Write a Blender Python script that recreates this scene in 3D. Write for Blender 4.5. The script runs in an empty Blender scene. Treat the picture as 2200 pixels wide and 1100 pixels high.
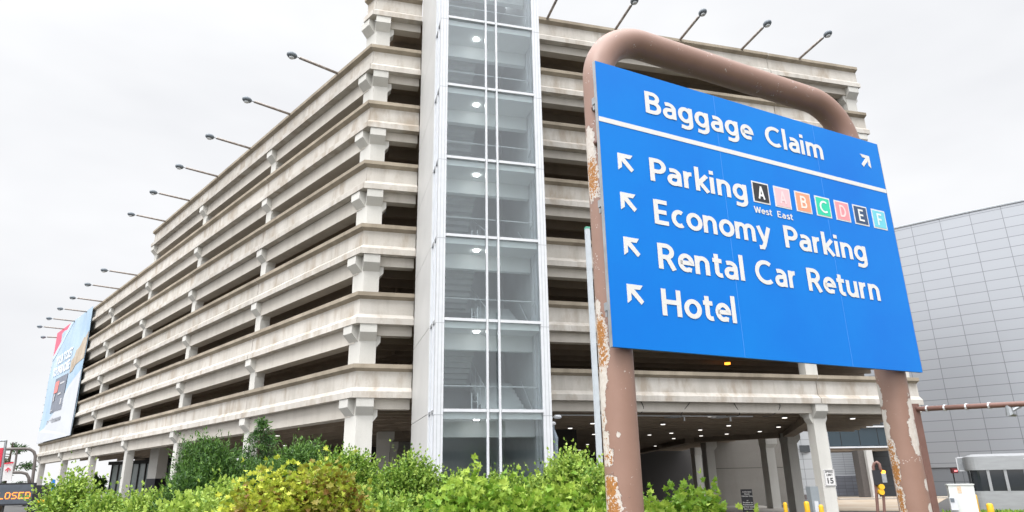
import bpy, math, random
from mathutils import Vector, Matrix
R = math.radians
C = bpy.context.scene.collection
SC = bpy.context.scene

# ------------------------------------------------------------------ camera
EYE = 2.4
F_PX, PITCH, ROLL = 1477.84, 0.31565, -0.01746
_c, _s = math.cos(PITCH), math.sin(PITCH)
_f = Vector((0, _c, _s)); _u0 = Vector((0, -_s, _c)); _r0 = Vector((1, 0, 0))
_r = _r0 * math.cos(ROLL) + _u0 * math.sin(ROLL)
_u = -_r0 * math.sin(ROLL) + _u0 * math.cos(ROLL)
cam = bpy.data.cameras.new('camera'); co = bpy.data.objects.new('camera', cam); C.objects.link(co)
cam.sensor_width = 36; cam.lens = F_PX / 2200 * 36; cam.clip_start = 0.05; cam.clip_end = 6000
m = Matrix.Identity(4)
for i in range(3):
    m[i][0] = _r[i]; m[i][1] = _u[i]; m[i][2] = -_f[i]
m[2][3] = EYE
co.matrix_world = m
SC.camera = co
SC.render.resolution_x = 1024; SC.render.resolution_y = 512

# ------------------------------------------------------------------ world, sun, exposure
SUN_AZ, SUN_EL = R(-150), R(52)          # azimuth clockwise from +Y
w = bpy.data.worlds.new('World'); SC.world = w; w.use_nodes = True
N = w.node_tree.nodes; L = w.node_tree.links; N.clear()
wo = N.new('ShaderNodeOutputWorld'); bg = N.new('ShaderNodeBackground'); bg.inputs[1].default_value = 0.1
sky = N.new('ShaderNodeTexSky'); sky.sky_type = 'NISHITA'; sky.sun_disc = False
sky.sun_elevation = SUN_EL; sky.sun_rotation = SUN_AZ
tc = N.new('ShaderNodeTexCoord'); sep = N.new('ShaderNodeSeparateXYZ'); L.new(tc.outputs['Generated'], sep.inputs[0])
# overcast luminance: bright towards the zenith
ramp = N.new('ShaderNodeValToRGB'); ramp.color_ramp.interpolation = 'EASE'
e = ramp.color_ramp.elements
e[0].position = 0.0; e[0].color = (.85, .85, .86, 1)
e[1].position = 1.0; e[1].color = (2.2, 2.2, 2.25, 1)
for p_, c_ in ((.12, (.86, .862, .872, 1)), (.62, (.87, .876, .888, 1)), (.76, (1.5, 1.52, 1.55, 1))):
    q = ramp.color_ramp.elements.new(p_); q.color = c_
L.new(sep.outputs[2], ramp.inputs[0])
noi = N.new('ShaderNodeTexNoise'); noi.inputs['Scale'].default_value = 2.2; noi.inputs['Detail'].default_value = 4; noi.inputs['Roughness'].default_value = .5
mp = N.new('ShaderNodeMapping'); mp.inputs['Scale'].default_value = (1, 1, 2.6); mp.inputs['Location'].default_value = (.3, .1, .4)
L.new(tc.outputs['Generated'], mp.inputs[0]); L.new(mp.outputs[0], noi.inputs['Vector'])
cr = N.new('ShaderNodeValToRGB'); cr.color_ramp.elements[0].position = .3; cr.color_ramp.elements[0].color = (8.6, 8.65, 8.8, 1)
cr.color_ramp.elements[1].position = .72; cr.color_ramp.elements[1].color = (10.4, 10.4, 10.4, 1)
L.new(noi.outputs[0], cr.inputs[0])
mul = N.new('ShaderNodeMixRGB'); mul.blend_type = 'MULTIPLY'; mul.inputs[0].default_value = 1
L.new(cr.outputs[0], mul.inputs[1]); L.new(ramp.outputs[0], mul.inputs[2])
# the cloud is brightest round the hidden sun
sdv = N.new('ShaderNodeVectorMath'); sdv.operation = 'DOT_PRODUCT'; L.new(tc.outputs['Generated'], sdv.inputs[0])
sdv.inputs[1].default_value = (math.sin(SUN_AZ) * math.cos(SUN_EL), math.cos(SUN_AZ) * math.cos(SUN_EL), math.sin(SUN_EL))
gr = N.new('ShaderNodeMapRange'); gr.interpolation_type = 'SMOOTHSTEP'; gr.inputs['From Min'].default_value = .15; gr.inputs['From Max'].default_value = 1.0; gr.inputs['To Min'].default_value = 1.0; gr.inputs['To Max'].default_value = 2.6
L.new(sdv.outputs['Value'], gr.inputs[0])
mul2 = N.new('ShaderNodeMixRGB'); mul2.blend_type = 'MULTIPLY'; mul2.inputs[0].default_value = 1; L.new(mul.outputs[0], mul2.inputs[1]); L.new(gr.outputs[0], mul2.inputs[2]); mul = mul2
mix = N.new('ShaderNodeMixRGB'); mix.inputs[0].default_value = .04
L.new(mul.outputs[0], mix.inputs[1]); L.new(sky.outputs[0], mix.inputs[2])
L.new(mix.outputs[0], bg.inputs[0]); L.new(bg.outputs[0], wo.inputs[0])
sl = bpy.data.lights.new('sun', 'SUN'); sl.energy = 1.5; sl.angle = R(25); sl.color = (1, .97, .92)
so = bpy.data.objects.new('sun', sl); C.objects.link(so)
sd = Vector((math.sin(SUN_AZ) * math.cos(SUN_EL), math.cos(SUN_AZ) * math.cos(SUN_EL), math.sin(SUN_EL)))
so.rotation_euler = sd.to_track_quat('Z', 'Y').to_euler(); so.location = sd * 100
SC.view_settings.view_transform = 'Standard'; SC.view_settings.look = 'None'; SC.view_settings.exposure = 0.25; SC.view_settings.gamma = 1
SC.render.engine = 'CYCLES'
SC.cycles.max_bounces = 8; SC.cycles.transparent_max_bounces = 16

# ------------------------------------------------------------------ survey of the place (camera calibration -> metres)
def ray(x, y): return _f + _r * ((x - 1100) / F_PX) - _u * ((y - 550) / F_PX)
def P(x, y, D):                                   # the point at horizontal distance D
    d = ray(x, y); return Vector((0, 0, EYE)) + d * (D / math.hypot(d.x, d.y))
def G(x, D, z=0.0, y=1060):                       # a spot on the ground
    v = P(x, y, D); return Vector((v.x, v.y, z))
C0 = Vector((-6.628, 28.428, 0))
AL, AR = -0.7439, 1.30359
dL = Vector((math.sin(AL), math.cos(AL), 0)); nL = Vector((-math.cos(AL), math.sin(AL), 0))
dR = Vector((math.sin(AR), math.cos(AR), 0)); nR = Vector((math.cos(AR), -math.sin(AR), 0))
ZZ = Vector((0, 0, 1))
def FL(t, o, z): return C0 + dL * t + nL * o + ZZ * z
def FR(t, o, z): return C0 + dR * t + nR * o + ZZ * z
MIT = 0.609
LV = [7.14 + 3.1 * k for k in range(7)]           # parapet tops
COLL = [0.081 + 11.283 * k for k in range(1, 7)]  # column lines of the left wing
ENDL, ENDL6, ENDR = 68.43, 34.36, 28.62

# ------------------------------------------------------------------ materials
def hexc(h, k=1.0):
    h = h.lstrip('#'); v = [int(h[i:i + 2], 16) / 255 for i in (0, 2, 4)]
    return tuple((c / 12.92 if c <= .04045 else ((c + .055) / 1.055) ** 2.4) * k for c in v) + (1,)
def mat(name, col, rough=.7, metal=0.0, noise=0.0, nscale=6.0, stretch=(1, 1, 1), col2=None, bump=0.0, bscale=40, emit=None, es=1.0, spec=.5, coat=0):
    M = bpy.data.materials.new(name); M.use_nodes = True
    nt = M.node_tree; b = nt.nodes['Principled BSDF']
    b.inputs['Base Color'].default_value = tuple(col[:3]) + (1,)
    b.inputs['Roughness'].default_value = rough; b.inputs['Metallic'].default_value = metal
    b.inputs['Specular IOR Level'].default_value = spec; b.inputs['Coat Weight'].default_value = coat
    t = nt.nodes.new('ShaderNodeTexCoord')
    if col2 is not None or noise:
        c2 = col2 if col2 is not None else tuple(c * (1 - noise) for c in col[:3])
        mp = nt.nodes.new('ShaderNodeMapping'); mp.inputs['Scale'].default_value = stretch
        nt.links.new(t.outputs['Object'], mp.inputs[0])
        n = nt.nodes.new('ShaderNodeTexNoise'); n.inputs['Scale'].default_value = nscale; n.inputs['Detail'].default_value = 7; n.inputs['Roughness'].default_value = .62
        nt.links.new(mp.outputs[0], n.inputs['Vector'])
        r = nt.nodes.new('ShaderNodeValToRGB'); r.color_ramp.elements[0].position = .34; r.color_ramp.elements[1].position = .66
        r.color_ramp.elements[0].color = tuple(c2[:3]) + (1,); r.color_ramp.elements[1].color = tuple(col[:3]) + (1,)
        nt.links.new(n.outputs[0], r.inputs[0]); nt.links.new(r.outputs[0], b.inputs['Base Color'])
    if bump:
        n2 = nt.nodes.new('ShaderNodeTexNoise'); n2.inputs['Scale'].default_value = bscale; n2.inputs['Detail'].default_value = 4
        nt.links.new(t.outputs['Object'], n2.inputs['Vector'])
        bp = nt.nodes.new('ShaderNodeBump'); bp.inputs['Strength'].default_value = bump; bp.inputs['Distance'].default_value = .02
        nt.links.new(n2.outputs[0], bp.inputs['Height']); nt.links.new(bp.outputs[0], b.inputs['Normal'])
    if emit is not None:
        b.inputs['Emission Color'].default_value = tuple(emit[:3]) + (1,); b.inputs['Emission Strength'].default_value = es
    return M

def concrete(name, base, dark, streak=.5, blotch=.4, dirt=None):
    """cast concrete: large blotches, vertical run-off streaks, fine speckle"""
    M = bpy.data.materials.new(name); M.use_nodes = True
    nt = M.node_tree; b = nt.nodes['Principled BSDF']; b.inputs['Roughness'].default_value = .85; b.inputs['Specular IOR Level'].default_value = .25
    t = nt.nodes.new('ShaderNodeTexCoord')
    def noise(scale, stretch, det=6, lo=.35, hi=.7):
        mp = nt.nodes.new('ShaderNodeMapping'); mp.inputs['Scale'].default_value = stretch; nt.links.new(t.outputs['Object'], mp.inputs[0])
        n = nt.nodes.new('ShaderNodeTexNoise'); n.inputs['Scale'].default_value = scale; n.inputs['Detail'].default_value = det; n.inputs['Roughness'].default_value = .6
        nt.links.new(mp.outputs[0], n.inputs['Vector'])
        r = nt.nodes.new('ShaderNodeMapRange'); r.inputs['From Min'].default_value = lo; r.inputs['From Max'].default_value = hi
        nt.links.new(n.outputs[0], r.inputs[0]); return r.outputs[0]
    def mixc(fac, a, c2, k):
        mm = nt.nodes.new('ShaderNodeMath'); mm.operation = 'MULTIPLY'; mm.inputs[1].default_value = k; nt.links.new(fac, mm.inputs[0])
        x = nt.nodes.new('ShaderNodeMixRGB'); nt.links.new(mm.outputs[0], x.inputs[0])
        if isinstance(a, tuple): x.inputs[1].default_value = a[:3] + (1,)
        else: nt.links.new(a, x.inputs[1])
        x.inputs[2].default_value = c2[:3] + (1,); return x.outputs[0]
    c = mixc(noise(.55, (1, 1, 1.5), 5), base, dark, blotch)
    c = mixc(noise(1.5, (1, 1, .12), 7, .48, .75), c, tuple(v * .8 for v in dark[:3]), streak)
    c = mixc(noise(34, (1, 1, 1), 3, .5, .8), c, tuple(v * .7 for v in dark[:3]), .35)
    if dirt: c = mixc(noise(1.3, (1, 1, .35), 7, .5, .66), c, dirt, .75)
    oi = nt.nodes.new('ShaderNodeObjectInfo'); mr = nt.nodes.new('ShaderNodeMapRange'); mr.inputs['To Min'].default_value = .88; mr.inputs['To Max'].default_value = 1.06
    nt.links.new(oi.outputs['Random'], mr.inputs[0]); ml = nt.nodes.new('ShaderNodeMixRGB'); ml.blend_type = 'MULTIPLY'; ml.inputs[0].default_value = 1
    nt.links.new(c, ml.inputs[1]); nt.links.new(mr.outputs[0], ml.inputs[2]); c = ml.outputs[0]
    nt.links.new(c, b.inputs['Base Color'])
    n2 = nt.nodes.new('ShaderNodeTexNoise'); n2.inputs['Scale'].default_value = 30; nt.links.new(t.outputs['Object'], n2.inputs['Vector'])
    bp = nt.nodes.new('ShaderNodeBump'); bp.inputs['Strength'].default_value = .15; bp.inputs['Distance'].default_value = .02
    nt.links.new(n2.outputs[0], bp.inputs['Height']); nt.links.new(bp.outputs[0], b.inputs['Normal'])
    return M
M = {}
M['conc'] = concrete('parapet concrete', (.60, .57, .525), (.43, .395, .345), .6, .6, (.36, .30, .235))
M['weath'] = concrete('weathered coping concrete', (.40, .345, .27), (.22, .185, .14), .6, .7)
M['beam'] = concrete('beam concrete', (.60, .565, .51), (.48, .44, .385), .45, .5)
M['colm'] = concrete('column concrete', (.62, .61, .575), (.52, .505, .465), .3, .35)
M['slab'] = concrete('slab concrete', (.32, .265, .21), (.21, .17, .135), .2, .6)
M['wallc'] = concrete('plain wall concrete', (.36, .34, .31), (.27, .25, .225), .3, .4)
M['joint'] = mat('joint sealant', (.035, .033, .03), .9)
M['white_metal'] = mat('white painted aluminium', (.64, .655, .68), .35, .0, noise=.08, nscale=3)
M['grey_panel'] = mat('pale tower cladding', (.52, .515, .50), .5, noise=.08, nscale=.8)
M['galv'] = mat('galvanised steel', (.40, .42, .44), .42, .7, noise=.25, nscale=9)
M['lamphead'] = mat('grey lamp housing', (.15, .175, .20), .5, .1, noise=.2)
M['rustarm'] = mat('weathered steel arm', (.36, .34, .32), .55, .4, col2=(.22, .17, .14), nscale=5)
M['lens'] = mat('lamp lens', (.55, .58, .6), .15)
M['inwall'] = mat('tower inner wall', (.56, .58, .59), .8, noise=.12, nscale=.7)
M['inceil'] = mat('tower ceiling', (.80, .82, .82), .8, noise=.06, nscale=1.1)
M['instair'] = mat('stair concrete', (.60, .62, .62), .8, noise=.1, nscale=2)
M['ltwhite'] = mat('lit lamp', (1, 1, 1), .5, emit=(1, .98, .95), es=14)
M['ltceil'] = mat('lit downlight', (1, 1, 1), .5, emit=(1, .95, .88), es=1.6)
M['orangelt'] = mat('orange lamp', (1, .4, .05), .5, emit=(1, .32, .03), es=3)
M['blue'] = mat('blue sign sheeting', (.0, .20, .66), .45, col2=(.0, .16, .62), nscale=.55, spec=.2)  # broad darker tone paints a cloud reflection into the blue
M['signwhite'] = mat('white sign sheeting', (.70, .69, .68), .5, noise=.04)
M['black'] = mat('black paint', (.012, .012, .016), .5)
M['dark'] = mat('dark rubber', (.02, .02, .02), .7)
M['yellow'] = mat('yellow bollard paint', (.85, .48, .02), .5, noise=.15)
M['brownpipe'] = mat('brown painted pipe', (.20, .105, .085), .5, noise=.2)
M['asphalt'] = mat('asphalt', (.075, .073, .07), .9, noise=.35, nscale=2, bump=.3)
M['pave'] = mat('pale concrete paving', (.40, .37, .33), .9, noise=.2, nscale=.4)
M['dirt'] = mat('dry dirt', (.30, .225, .15), .95, col2=(.36, .31, .25), nscale=.35, stretch=(1, 1, 1))
M['mulch'] = mat('mulch and soil', (.09, .06, .035), .95, col2=(.05, .07, .02), nscale=4)

def glass_mat(name, tint, base):
    G_ = bpy.data.materials.new(name); G_.use_nodes = True; nt = G_.node_tree; nt.nodes.remove(nt.nodes['Principled BSDF'])
    o = nt.nodes['Material Output']; tr = nt.nodes.new('ShaderNodeBsdfTransparent'); tr.inputs[0].default_value = tint
    gl = nt.nodes.new('ShaderNodeBsdfGlossy'); gl.inputs[0].default_value = (.95, .97, 1, 1); gl.inputs['Roughness'].default_value = .015
    fr = nt.nodes.new('ShaderNodeFresnel'); fr.inputs[0].default_value = 1.33
    ad = nt.nodes.new('ShaderNodeMath'); ad.operation = 'ADD'; ad.inputs[1].default_value = base; ad.use_clamp = True
    nt.links.new(fr.outputs[0], ad.inputs[0])
    mx = nt.nodes.new('ShaderNodeMixShader'); nt.links.new(ad.outputs[0], mx.inputs[0]); nt.links.new(tr.outputs[0], mx.inputs[1]); nt.links.new(gl.outputs[0], mx.inputs[2])
    nt.links.new(mx.outputs[0], o.inputs[0]); return G_
M['glass'] = glass_mat('tower glazing', (.93, .965, .97, 1), .035)
M['darkglass'] = mat('dark window glass', (.02, .025, .03), .05, spec=.8)

# ------------------------------------------------------------------ mesh helpers
class MB:
    def __init__(s): s.v = []; s.f = []; s.m = []; s.smooth = False; s.col = None
    def face(s, pts, mi=0):
        b = len(s.v); s.v += [tuple(p) for p in pts]; s.f.append(tuple(range(b, b + len(pts)))); s.m.append(mi)
    def hexa(s, p, mi=0):      # p: 8 points, bottom 4 ccw then top 4
        b = len(s.v); s.v += [tuple(q) for q in p]
        for f in ((3, 2, 1, 0), (4, 5, 6, 7), (0, 1, 5, 4), (1, 2, 6, 5), (2, 3, 7, 6), (3, 0, 4, 7)):
            s.f.append(tuple(b + i for i in f)); s.m.append(mi)
        return s
    def fbox(s, FN, t0, t1, o0, o1, z0, z1, mi=0):   # box in a facade frame
        return s.hexa([FN(t0, o0, z0), FN(t1, o0, z0), FN(t1, o1, z0), FN(t0, o1, z0),
                       FN(t0, o0, z1), FN(t1, o0, z1), FN(t1, o1, z1), FN(t0, o1, z1)], mi)
    def box(s, c, ax, ay, az, hx, hy, hz, mi=0):
        c = Vector(c); X = ax * hx; Y = ay * hy; Z = az * hz
        return s.hexa([c - X - Y - Z, c + X - Y - Z, c + X + Y - Z, c - X + Y - Z, c - X - Y + Z, c + X - Y + Z, c + X + Y + Z, c - X + Y + Z], mi)
    def loft(s, rings, cap=True, mi=0, mis=None):
        n = len(rings[0]); b = len(s.v)
        for r_ in rings: s.v += [tuple(q) for q in r_]
        for i in range(len(rings) - 1):
            for j in range(n):
                k = (j + 1) % n
                s.f.append((b + i * n + j, b + i * n + k, b + (i + 1) * n + k, b + (i + 1) * n + j)); s.m.append(mis[j] if mis else mi)
        if cap:
            s.f.append(tuple(b + j for j in reversed(range(n)))); s.m.append(mi)
            e_ = b + (len(rings) - 1) * n; s.f.append(tuple(e_ + j for j in range(n))); s.m.append(mi)
        return s
    def tube(s, pts, r, n=10, mi=0, cap=True):
        pts = [Vector(p) for p in pts]; rings = []
        rr = r if isinstance(r, (list, tuple)) else [r] * len(pts)
        up = None
        for i, p in enumerate(pts):
            d = (pts[min(i + 1, len(pts) - 1)] - pts[max(i - 1, 0)]).normalized()
            if up is None: up = d.orthogonal().normalized()
            up = (up - d * up.dot(d)).normalized(); sd_ = d.cross(up)
            rings.append([p + (up * math.cos(a) + sd_ * math.sin(a)) * rr[i] for a in [2 * math.pi * j / n for j in range(n)]])
        return s.loft(rings, cap, mi)
    def build(s, name, mats, parent=None, smooth=False, attr=None):
        me = bpy.data.meshes.new(name)
        if parent is not None and not isinstance(parent, str):
            inv = PINV.get(parent.name)
            if inv is not None: s.v = [tuple(inv @ Vector(q)) for q in s.v]
        me.from_pydata(s.v, [], s.f)
        mats = mats if isinstance(mats, (list, tuple)) else [mats]
        for q in mats: me.materials.append(M[q] if isinstance(q, str) else q)
        me.polygons.foreach_set('material_index', s.m)
        if smooth: me.polygons.foreach_set('use_smooth', [True] * len(me.polygons))
        if attr:
            a = me.attributes.new('rnd', 'FLOAT', 'POINT'); a.data.foreach_set('value', attr)
        me.update()
        o = bpy.data.objects.new(name, me); C.objects.link(o)
        if parent is not None: o.parent = parent; PINV[o.name] = PINV.get(parent.name, Matrix.Identity(4))
        return o
PINV = {}
def thing(name, loc, label, cat, group=None):
    o = bpy.data.objects.new(name, None); C.objects.link(o); o.empty_display_size = .3
    o.location = loc; o['label'] = label; o['category'] = cat
    if group: o['group'] = group
    PINV[o.name] = Matrix.Translation(-Vector(loc)); return o
def tag(o, label, cat, group=None, kind=None):
    o['label'] = label; o['category'] = cat
    if group: o['group'] = group
    if kind: o['kind'] = kind
    return o
def struct(o, kind='structure'): o['kind'] = kind; return o
def base_mesh(mb, name, mats, loc, **k):   # single-mesh thing with its origin at its base
    loc = Vector(loc); mb.v = [tuple(Vector(q) - loc) for q in mb.v]
    o = mb.build(name, mats, **k); o.location = loc; return o
def copy_tree(o, parent=None):
    c = o.copy(); C.objects.link(c); c.parent = parent
    for ch in o.children: copy_tree(ch, c)
    return c

# text as mesh: returns verts/faces laid out in a plane, cap height 1, left edge at 0
# lettering for the road signs is drawn stroke by stroke (cap height 1)
def _arc(cx, cy, rx, ry, a0, a1, n=14): return [(cx + rx * math.cos(R(a0 + (a1 - a0) * i / n)), cy + ry * math.sin(R(a0 + (a1 - a0) * i / n))) for i in range(n + 1)]
_o = (.31, .365, .225, .285)
GLY = {
 'B': [[(.085, 0), (.085, 1)], [(.085, .922), (.30, .922)] + _arc(.30, .735, .20, .187, 90, -90) + [(.085, .548)], [(.085, .52)] + [(.32, .52)] + _arc(.32, .299, .225, .221, 90, -90) + [(.085, .078)]],
 'P': [[(.085, 0), (.085, 1)], [(.085, .922), (.30, .922)] + _arc(.30, .685, .23, .237, 90, -90) + [(.085, .448)]],
 'R': [[(.085, 0), (.085, 1)], [(.085, .922), (.30, .922)] + _arc(.30, .70, .21, .222, 90, -90) + [(.085, .478)], [(.30, .46), (.37, .40), (.56, 0)]],
 'E': [[(.085, 0), (.085, 1)], [(.085, .925), (.52, .925)], [(.085, .51), (.48, .51)], [(.085, .075), (.54, .075)]],
 'F': [[(.085, 0), (.085, 1)], [(.085, .925), (.52, .925)], [(.085, .49), (.47, .49)]],
 'H': [[(.085, 0), (.085, 1)], [(.62, 0), (.62, 1)], [(.085, .52), (.62, .52)]],
 'C': [_arc(.47, .5, .385, .425, 52, 308, 22)],
 'D': [[(.085, 0), (.085, 1)], [(.085, .925), (.26, .925)] + _arc(.26, .5, .335, .425, 90, -90, 20) + [(.085, .075)]],
 'A': [[(.07, 0), (.335, .99)], [(.335, .99), (.60, 0)], [(.16, .29), (.51, .29)]],
 'W': [[(.06, 1), (.27, .03)], [(.27, .03), (.48, .97)], [(.48, .97), (.69, .03)], [(.69, .03), (.90, 1)]],
 'a': [[(.10, .635)] + _arc(.245, .46, .21, .195, 100, 0, 12) + [(.455, 0)], [(.455, .42), (.30, .405)] + _arc(.235, .235, .155, .165, 90, 270, 14) + _arc(.27, .25, .185, .18, 270, 350, 6)],
 'g': [_arc(.30, .365, .22, .285, 0, 360, 26), [(.52, .735), (.52, -.03)] + _arc(.30, -.03, .22, .195, 0, -90, 10) + [(.10, -.20)]],
 'e': [[(.10, .375), (.525, .375)] + _arc(.31, .375, .215, .28, 0, 295, 24) + [(.50, .10)]],
 'c': [_arc(.31, .365, .225, .285, 58, 302, 20)],
 'o': [_arc(.325, .365, .24, .285, 0, 360, 26)],
 'l': [[(.085, 0), (.085, 1.06)]],
 'i': [[(.085, 0), (.085, .735)], [(.085, .86), (.085, 1.03)]],
 'n': [[(.085, 0), (.085, .735)], [(.085, .42)] + _arc(.285, .45, .19, .205, 170, 0, 14) + [(.475, 0)]],
 'm': [[(.085, 0), (.085, .735)], [(.085, .42)] + _arc(.27, .46, .175, .195, 170, 0, 14) + [(.445, 0)], [(.445, .42)] + _arc(.625, .46, .175, .195, 170, 0, 14) + [(.80, 0)]],
 'u': [[(.475, 0), (.475, .735)], [(.085, .735), (.085, .28)] + _arc(.275, .28, .19, .205, 180, 350, 14)],
 'r': [[(.085, 0), (.085, .735)], [(.085, .40)] + _arc(.30, .44, .20, .215, 170, 82, 8)],
 'k': [[(.085, 0), (.085, 1.06)], [(.15, .36), (.47, .735)], [(.17, .42), (.50, 0)]],
 't': [[(.19, .93), (.19, .22)] + _arc(.33, .22, .14, .145, 180, 275, 8) + [(.40, .085)], [(.04, .665), (.40, .665)]],
 's': [[(.42, .62)] + _arc(.26, .53, .16, .125, 60, 200, 10) + [(.26, .37)] + _arc(.26, .21, .175, .135, 40, -120, 12) + [(.05, .10)]],
 'y': [[(.06, .735), (.30, .06)], [(.54, .735), (.27, -.07), (.20, -.19), (.03, -.20)]],
}
GADV = {'B': .66, 'P': .60, 'R': .66, 'E': .62, 'F': .57, 'H': .76, 'C': .83, 'D': .70, 'A': .66, 'W': .95, 'a': .585, 'g': .655, 'e': .60, 'c': .535, 'o': .64, 'l': .235, 'i': .235, 'n': .61, 'm': .935, 'u': .61, 'r': .41, 'k': .55, 't': .44, 's': .47, 'y': .58}
def stroke_strip(pts, h, close):
    out = []
    n = len(pts)
    for i, p in enumerate(pts):
        a = pts[i - 1] if i else (pts[-2] if close else None); c = pts[i + 1] if i < n - 1 else (pts[1] if close else None)
        def un(u, v):
            dx, dy = v[0] - u[0], v[1] - u[1]; l_ = math.hypot(dx, dy) or 1; return dx / l_, dy / l_
        d1 = un(a, p) if a else None; d2 = un(p, c) if c else None
        if d1 is None: d1 = d2
        if d2 is None: d2 = d1
        nx, ny = -(d1[1] + d2[1]), d1[0] + d2[0]; l_ = math.hypot(nx, ny) or 1; nx /= l_; ny /= l_
        k = 1 / max(.55, nx * -d1[1] + ny * d1[0]); out.append(((p[0] + nx * h * k, p[1] + ny * h * k), (p[0] - nx * h * k, p[1] - ny * h * k)))
    return out
def stroke_word(mb, s, org, ax, ay, x0, x1, y0, cap, n, depth, h=.079):
    strips = []; x = 0
    for ch in s:
        for st in GLY[ch]:
            st = [q for i, q in enumerate(st) if i == 0 or math.hypot(q[0] - st[i - 1][0], q[1] - st[i - 1][1]) > .004]
            cl_ = math.hypot(st[0][0] - st[-1][0], st[0][1] - st[-1][1]) < .003
            strips.append([((l_[0] + x, l_[1]), (r_[0] + x, r_[1])) for l_, r_ in stroke_strip(st, h, cl_)])
        x += GADV[ch] + (.045)
    al = [q[0] for st in strips for pr_ in st for q in pr_]; a = min(al); c = max(al); sx_ = (x1 - x0) / (c - a)
    for i, st in enumerate(strips):
        dz = depth + .00025 * (i % 4); b0 = len(mb.v)
        for l_, r_ in st:
            for q in (l_, r_): mb.v.append(tuple(org + ax * (x0 + (q[0] - a) * sx_) + ay * (y0 + q[1] * cap) + n * dz))
        for j in range(len(st) - 1): mb.f.append((b0 + 2 * j, b0 + 2 * j + 1, b0 + 2 * j + 3, b0 + 2 * j + 2)); mb.m.append(0)
_txt = {}
def text_mesh(s, bold=.02):
    if (s, bold) in _txt: return _txt[(s, bold)]
    cu = bpy.data.curves.new('t', 'FONT'); cu.body = s; cu.offset = bold; cu.resolution_u = 5; cu.fill_mode = 'FRONT'; cu.extrude = 0
    o = bpy.data.objects.new('t', cu); C.objects.link(o)
    dg = bpy.context.evaluated_depsgraph_get(); me = bpy.data.meshes.new_from_object(o.evaluated_get(dg))
    v = [tuple(q.co) for q in me.vertices]; f = [tuple(p.vertices) for p in me.polygons]
    bpy.data.objects.remove(o); bpy.data.curves.remove(cu); bpy.data.meshes.remove(me)
    _txt[(s, bold)] = (v, f); return v, f
_capv = text_mesh('H')[0]; CAP0 = min(v[1] for v in _capv); CAPH = max(v[1] for v in _capv) - CAP0
def put_text(mb, s, org, ax, ay, x0, x1, y0, cap, n, depth=0.0, bold=.02, mi=0):
    """text between x0 and x1 along ax, baseline y0 along ay, in the plane through org with normal n"""
    v, f = text_mesh(s, bold); a = min(q[0] for q in v); b = max(q[0] for q in v)
    sx = (x1 - x0) / (b - a); sy = cap / CAPH; base = len(mb.v)
    for q in v: mb.v.append(tuple(org + ax * (x0 + (q[0] - a) * sx) + ay * (y0 + (q[1] - CAP0) * sy) + n * depth))
    for p in f: mb.f.append(tuple(base + i for i in p)); mb.m.append(mi)

# ================================================================== SETTING: ground
def gh(x, y):
    r_ = math.hypot(x, y); k = min(1, max(0, (19 - r_) / 6)); k = k * k * (3 - 2 * k); return .9 * k
g = MB(); rs = [0, 2, 4, 6, 8, 10, 12, 13, 14, 15, 16, 17, 18, 19, 20, 25, 30, 40, 60, 100, 180, 400, 1000, 3000]
na = 72; g.v.append((0, 0, gh(0, 0)))
for r_ in rs[1:]:
    for j in range(na): a = 2 * math.pi * j / na; g.v.append((r_ * math.sin(a), r_ * math.cos(a), gh(r_ * math.sin(a), r_ * math.cos(a))))
for j in range(na): g.f.append((0, 1 + (j + 1) % na, 1 + j)); g.m.append(1)
for i in range(len(rs) - 2):
    for j in range(na):
        k = (j + 1) % na; a = 1 + i * na; b = a + na
        g.f.append((a + j, a + k, b + k, b + j)); g.m.append(1 if rs[i + 1] < 18 else 0)
struct(g.build('ground', ['asphalt', 'mulch'], smooth=True))
def sheet(name, pts, z, mt, th=.06):
    b = MB(); b.loft([[Vector((p[0], p[1], z - th)) for p in pts], [Vector((p[0], p[1], z)) for p in pts]]); return struct(b.build(name, mt))
sheet('garage_floor', [FL(68.3, .3, 0), FL(68.3, -20, 0), FR(8, -60, 0), FR(45, -60, 0), FR(28.8, .3, 0), FR(0, .3, 0)], .01, 'pave')
sheet('dirt_lot', [G(1785, 56), G(1980, 56), G(2040, 92), G(1760, 92)], .03, 'dirt')
kb = MB(); a_, b_ = G(1800, 80), G(2200, 88); dd = (b_ - a_).normalized(); nn = dd.cross(ZZ)
kb.box((a_ + b_) / 2 + ZZ * .07, dd, nn, ZZ, (b_ - a_).length / 2, .3, .09); struct(kb.build('kerb', 'pave'))

# ================================================================== THE PARKING GARAGE
garage = thing('parking_garage', C0, 'long multi storey concrete parking garage with open decks and stepped roof', 'parking garage')
# (offset, height below parapet top) of the parapet section; M index 0 concrete, 1 weathered coping
PROF = [(-.36, 0), (0, 0), (0, -.17), (-.2, -.28), (-.2, -.94), (-.03, -1.11), (0, -1.13), (0, -1.39), (-.36, -1.39)]
PMI = [1, 1, 1, 0, 0, 0, 0, 0, 0]
rnd = random.Random(4)
def parapet(FN, t0, t1, k, mit0=False, ret=None):
    b = MB(); jz = rnd.uniform(-.012, .012); H = LV[k] + jz; jo = rnd.uniform(-.008, .008)
    rings = []
    n = max(1, int((t1 - t0) / 1.2))
    for i in range(n + 1):
        t = t0 + (t1 - t0) * i / n
        rings.append([FN(t + (-o * MIT if (mit0 and i == 0) else 0), o + jo, H + z) for o, z in PROF])
    if FN is FR:
        rings = [list(reversed(r_)) for r_ in rings]; mis = [PMI[(len(PROF) - 2 - j) % len(PROF)] for j in range(len(PROF))]
    else: mis = PMI
    b.loft(rings, True, 0, mis); return b.build('parapet_panel', ['conc', 'weath'], garage)
jl = [0.0] + COLL[:5] + [ENDL]
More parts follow.
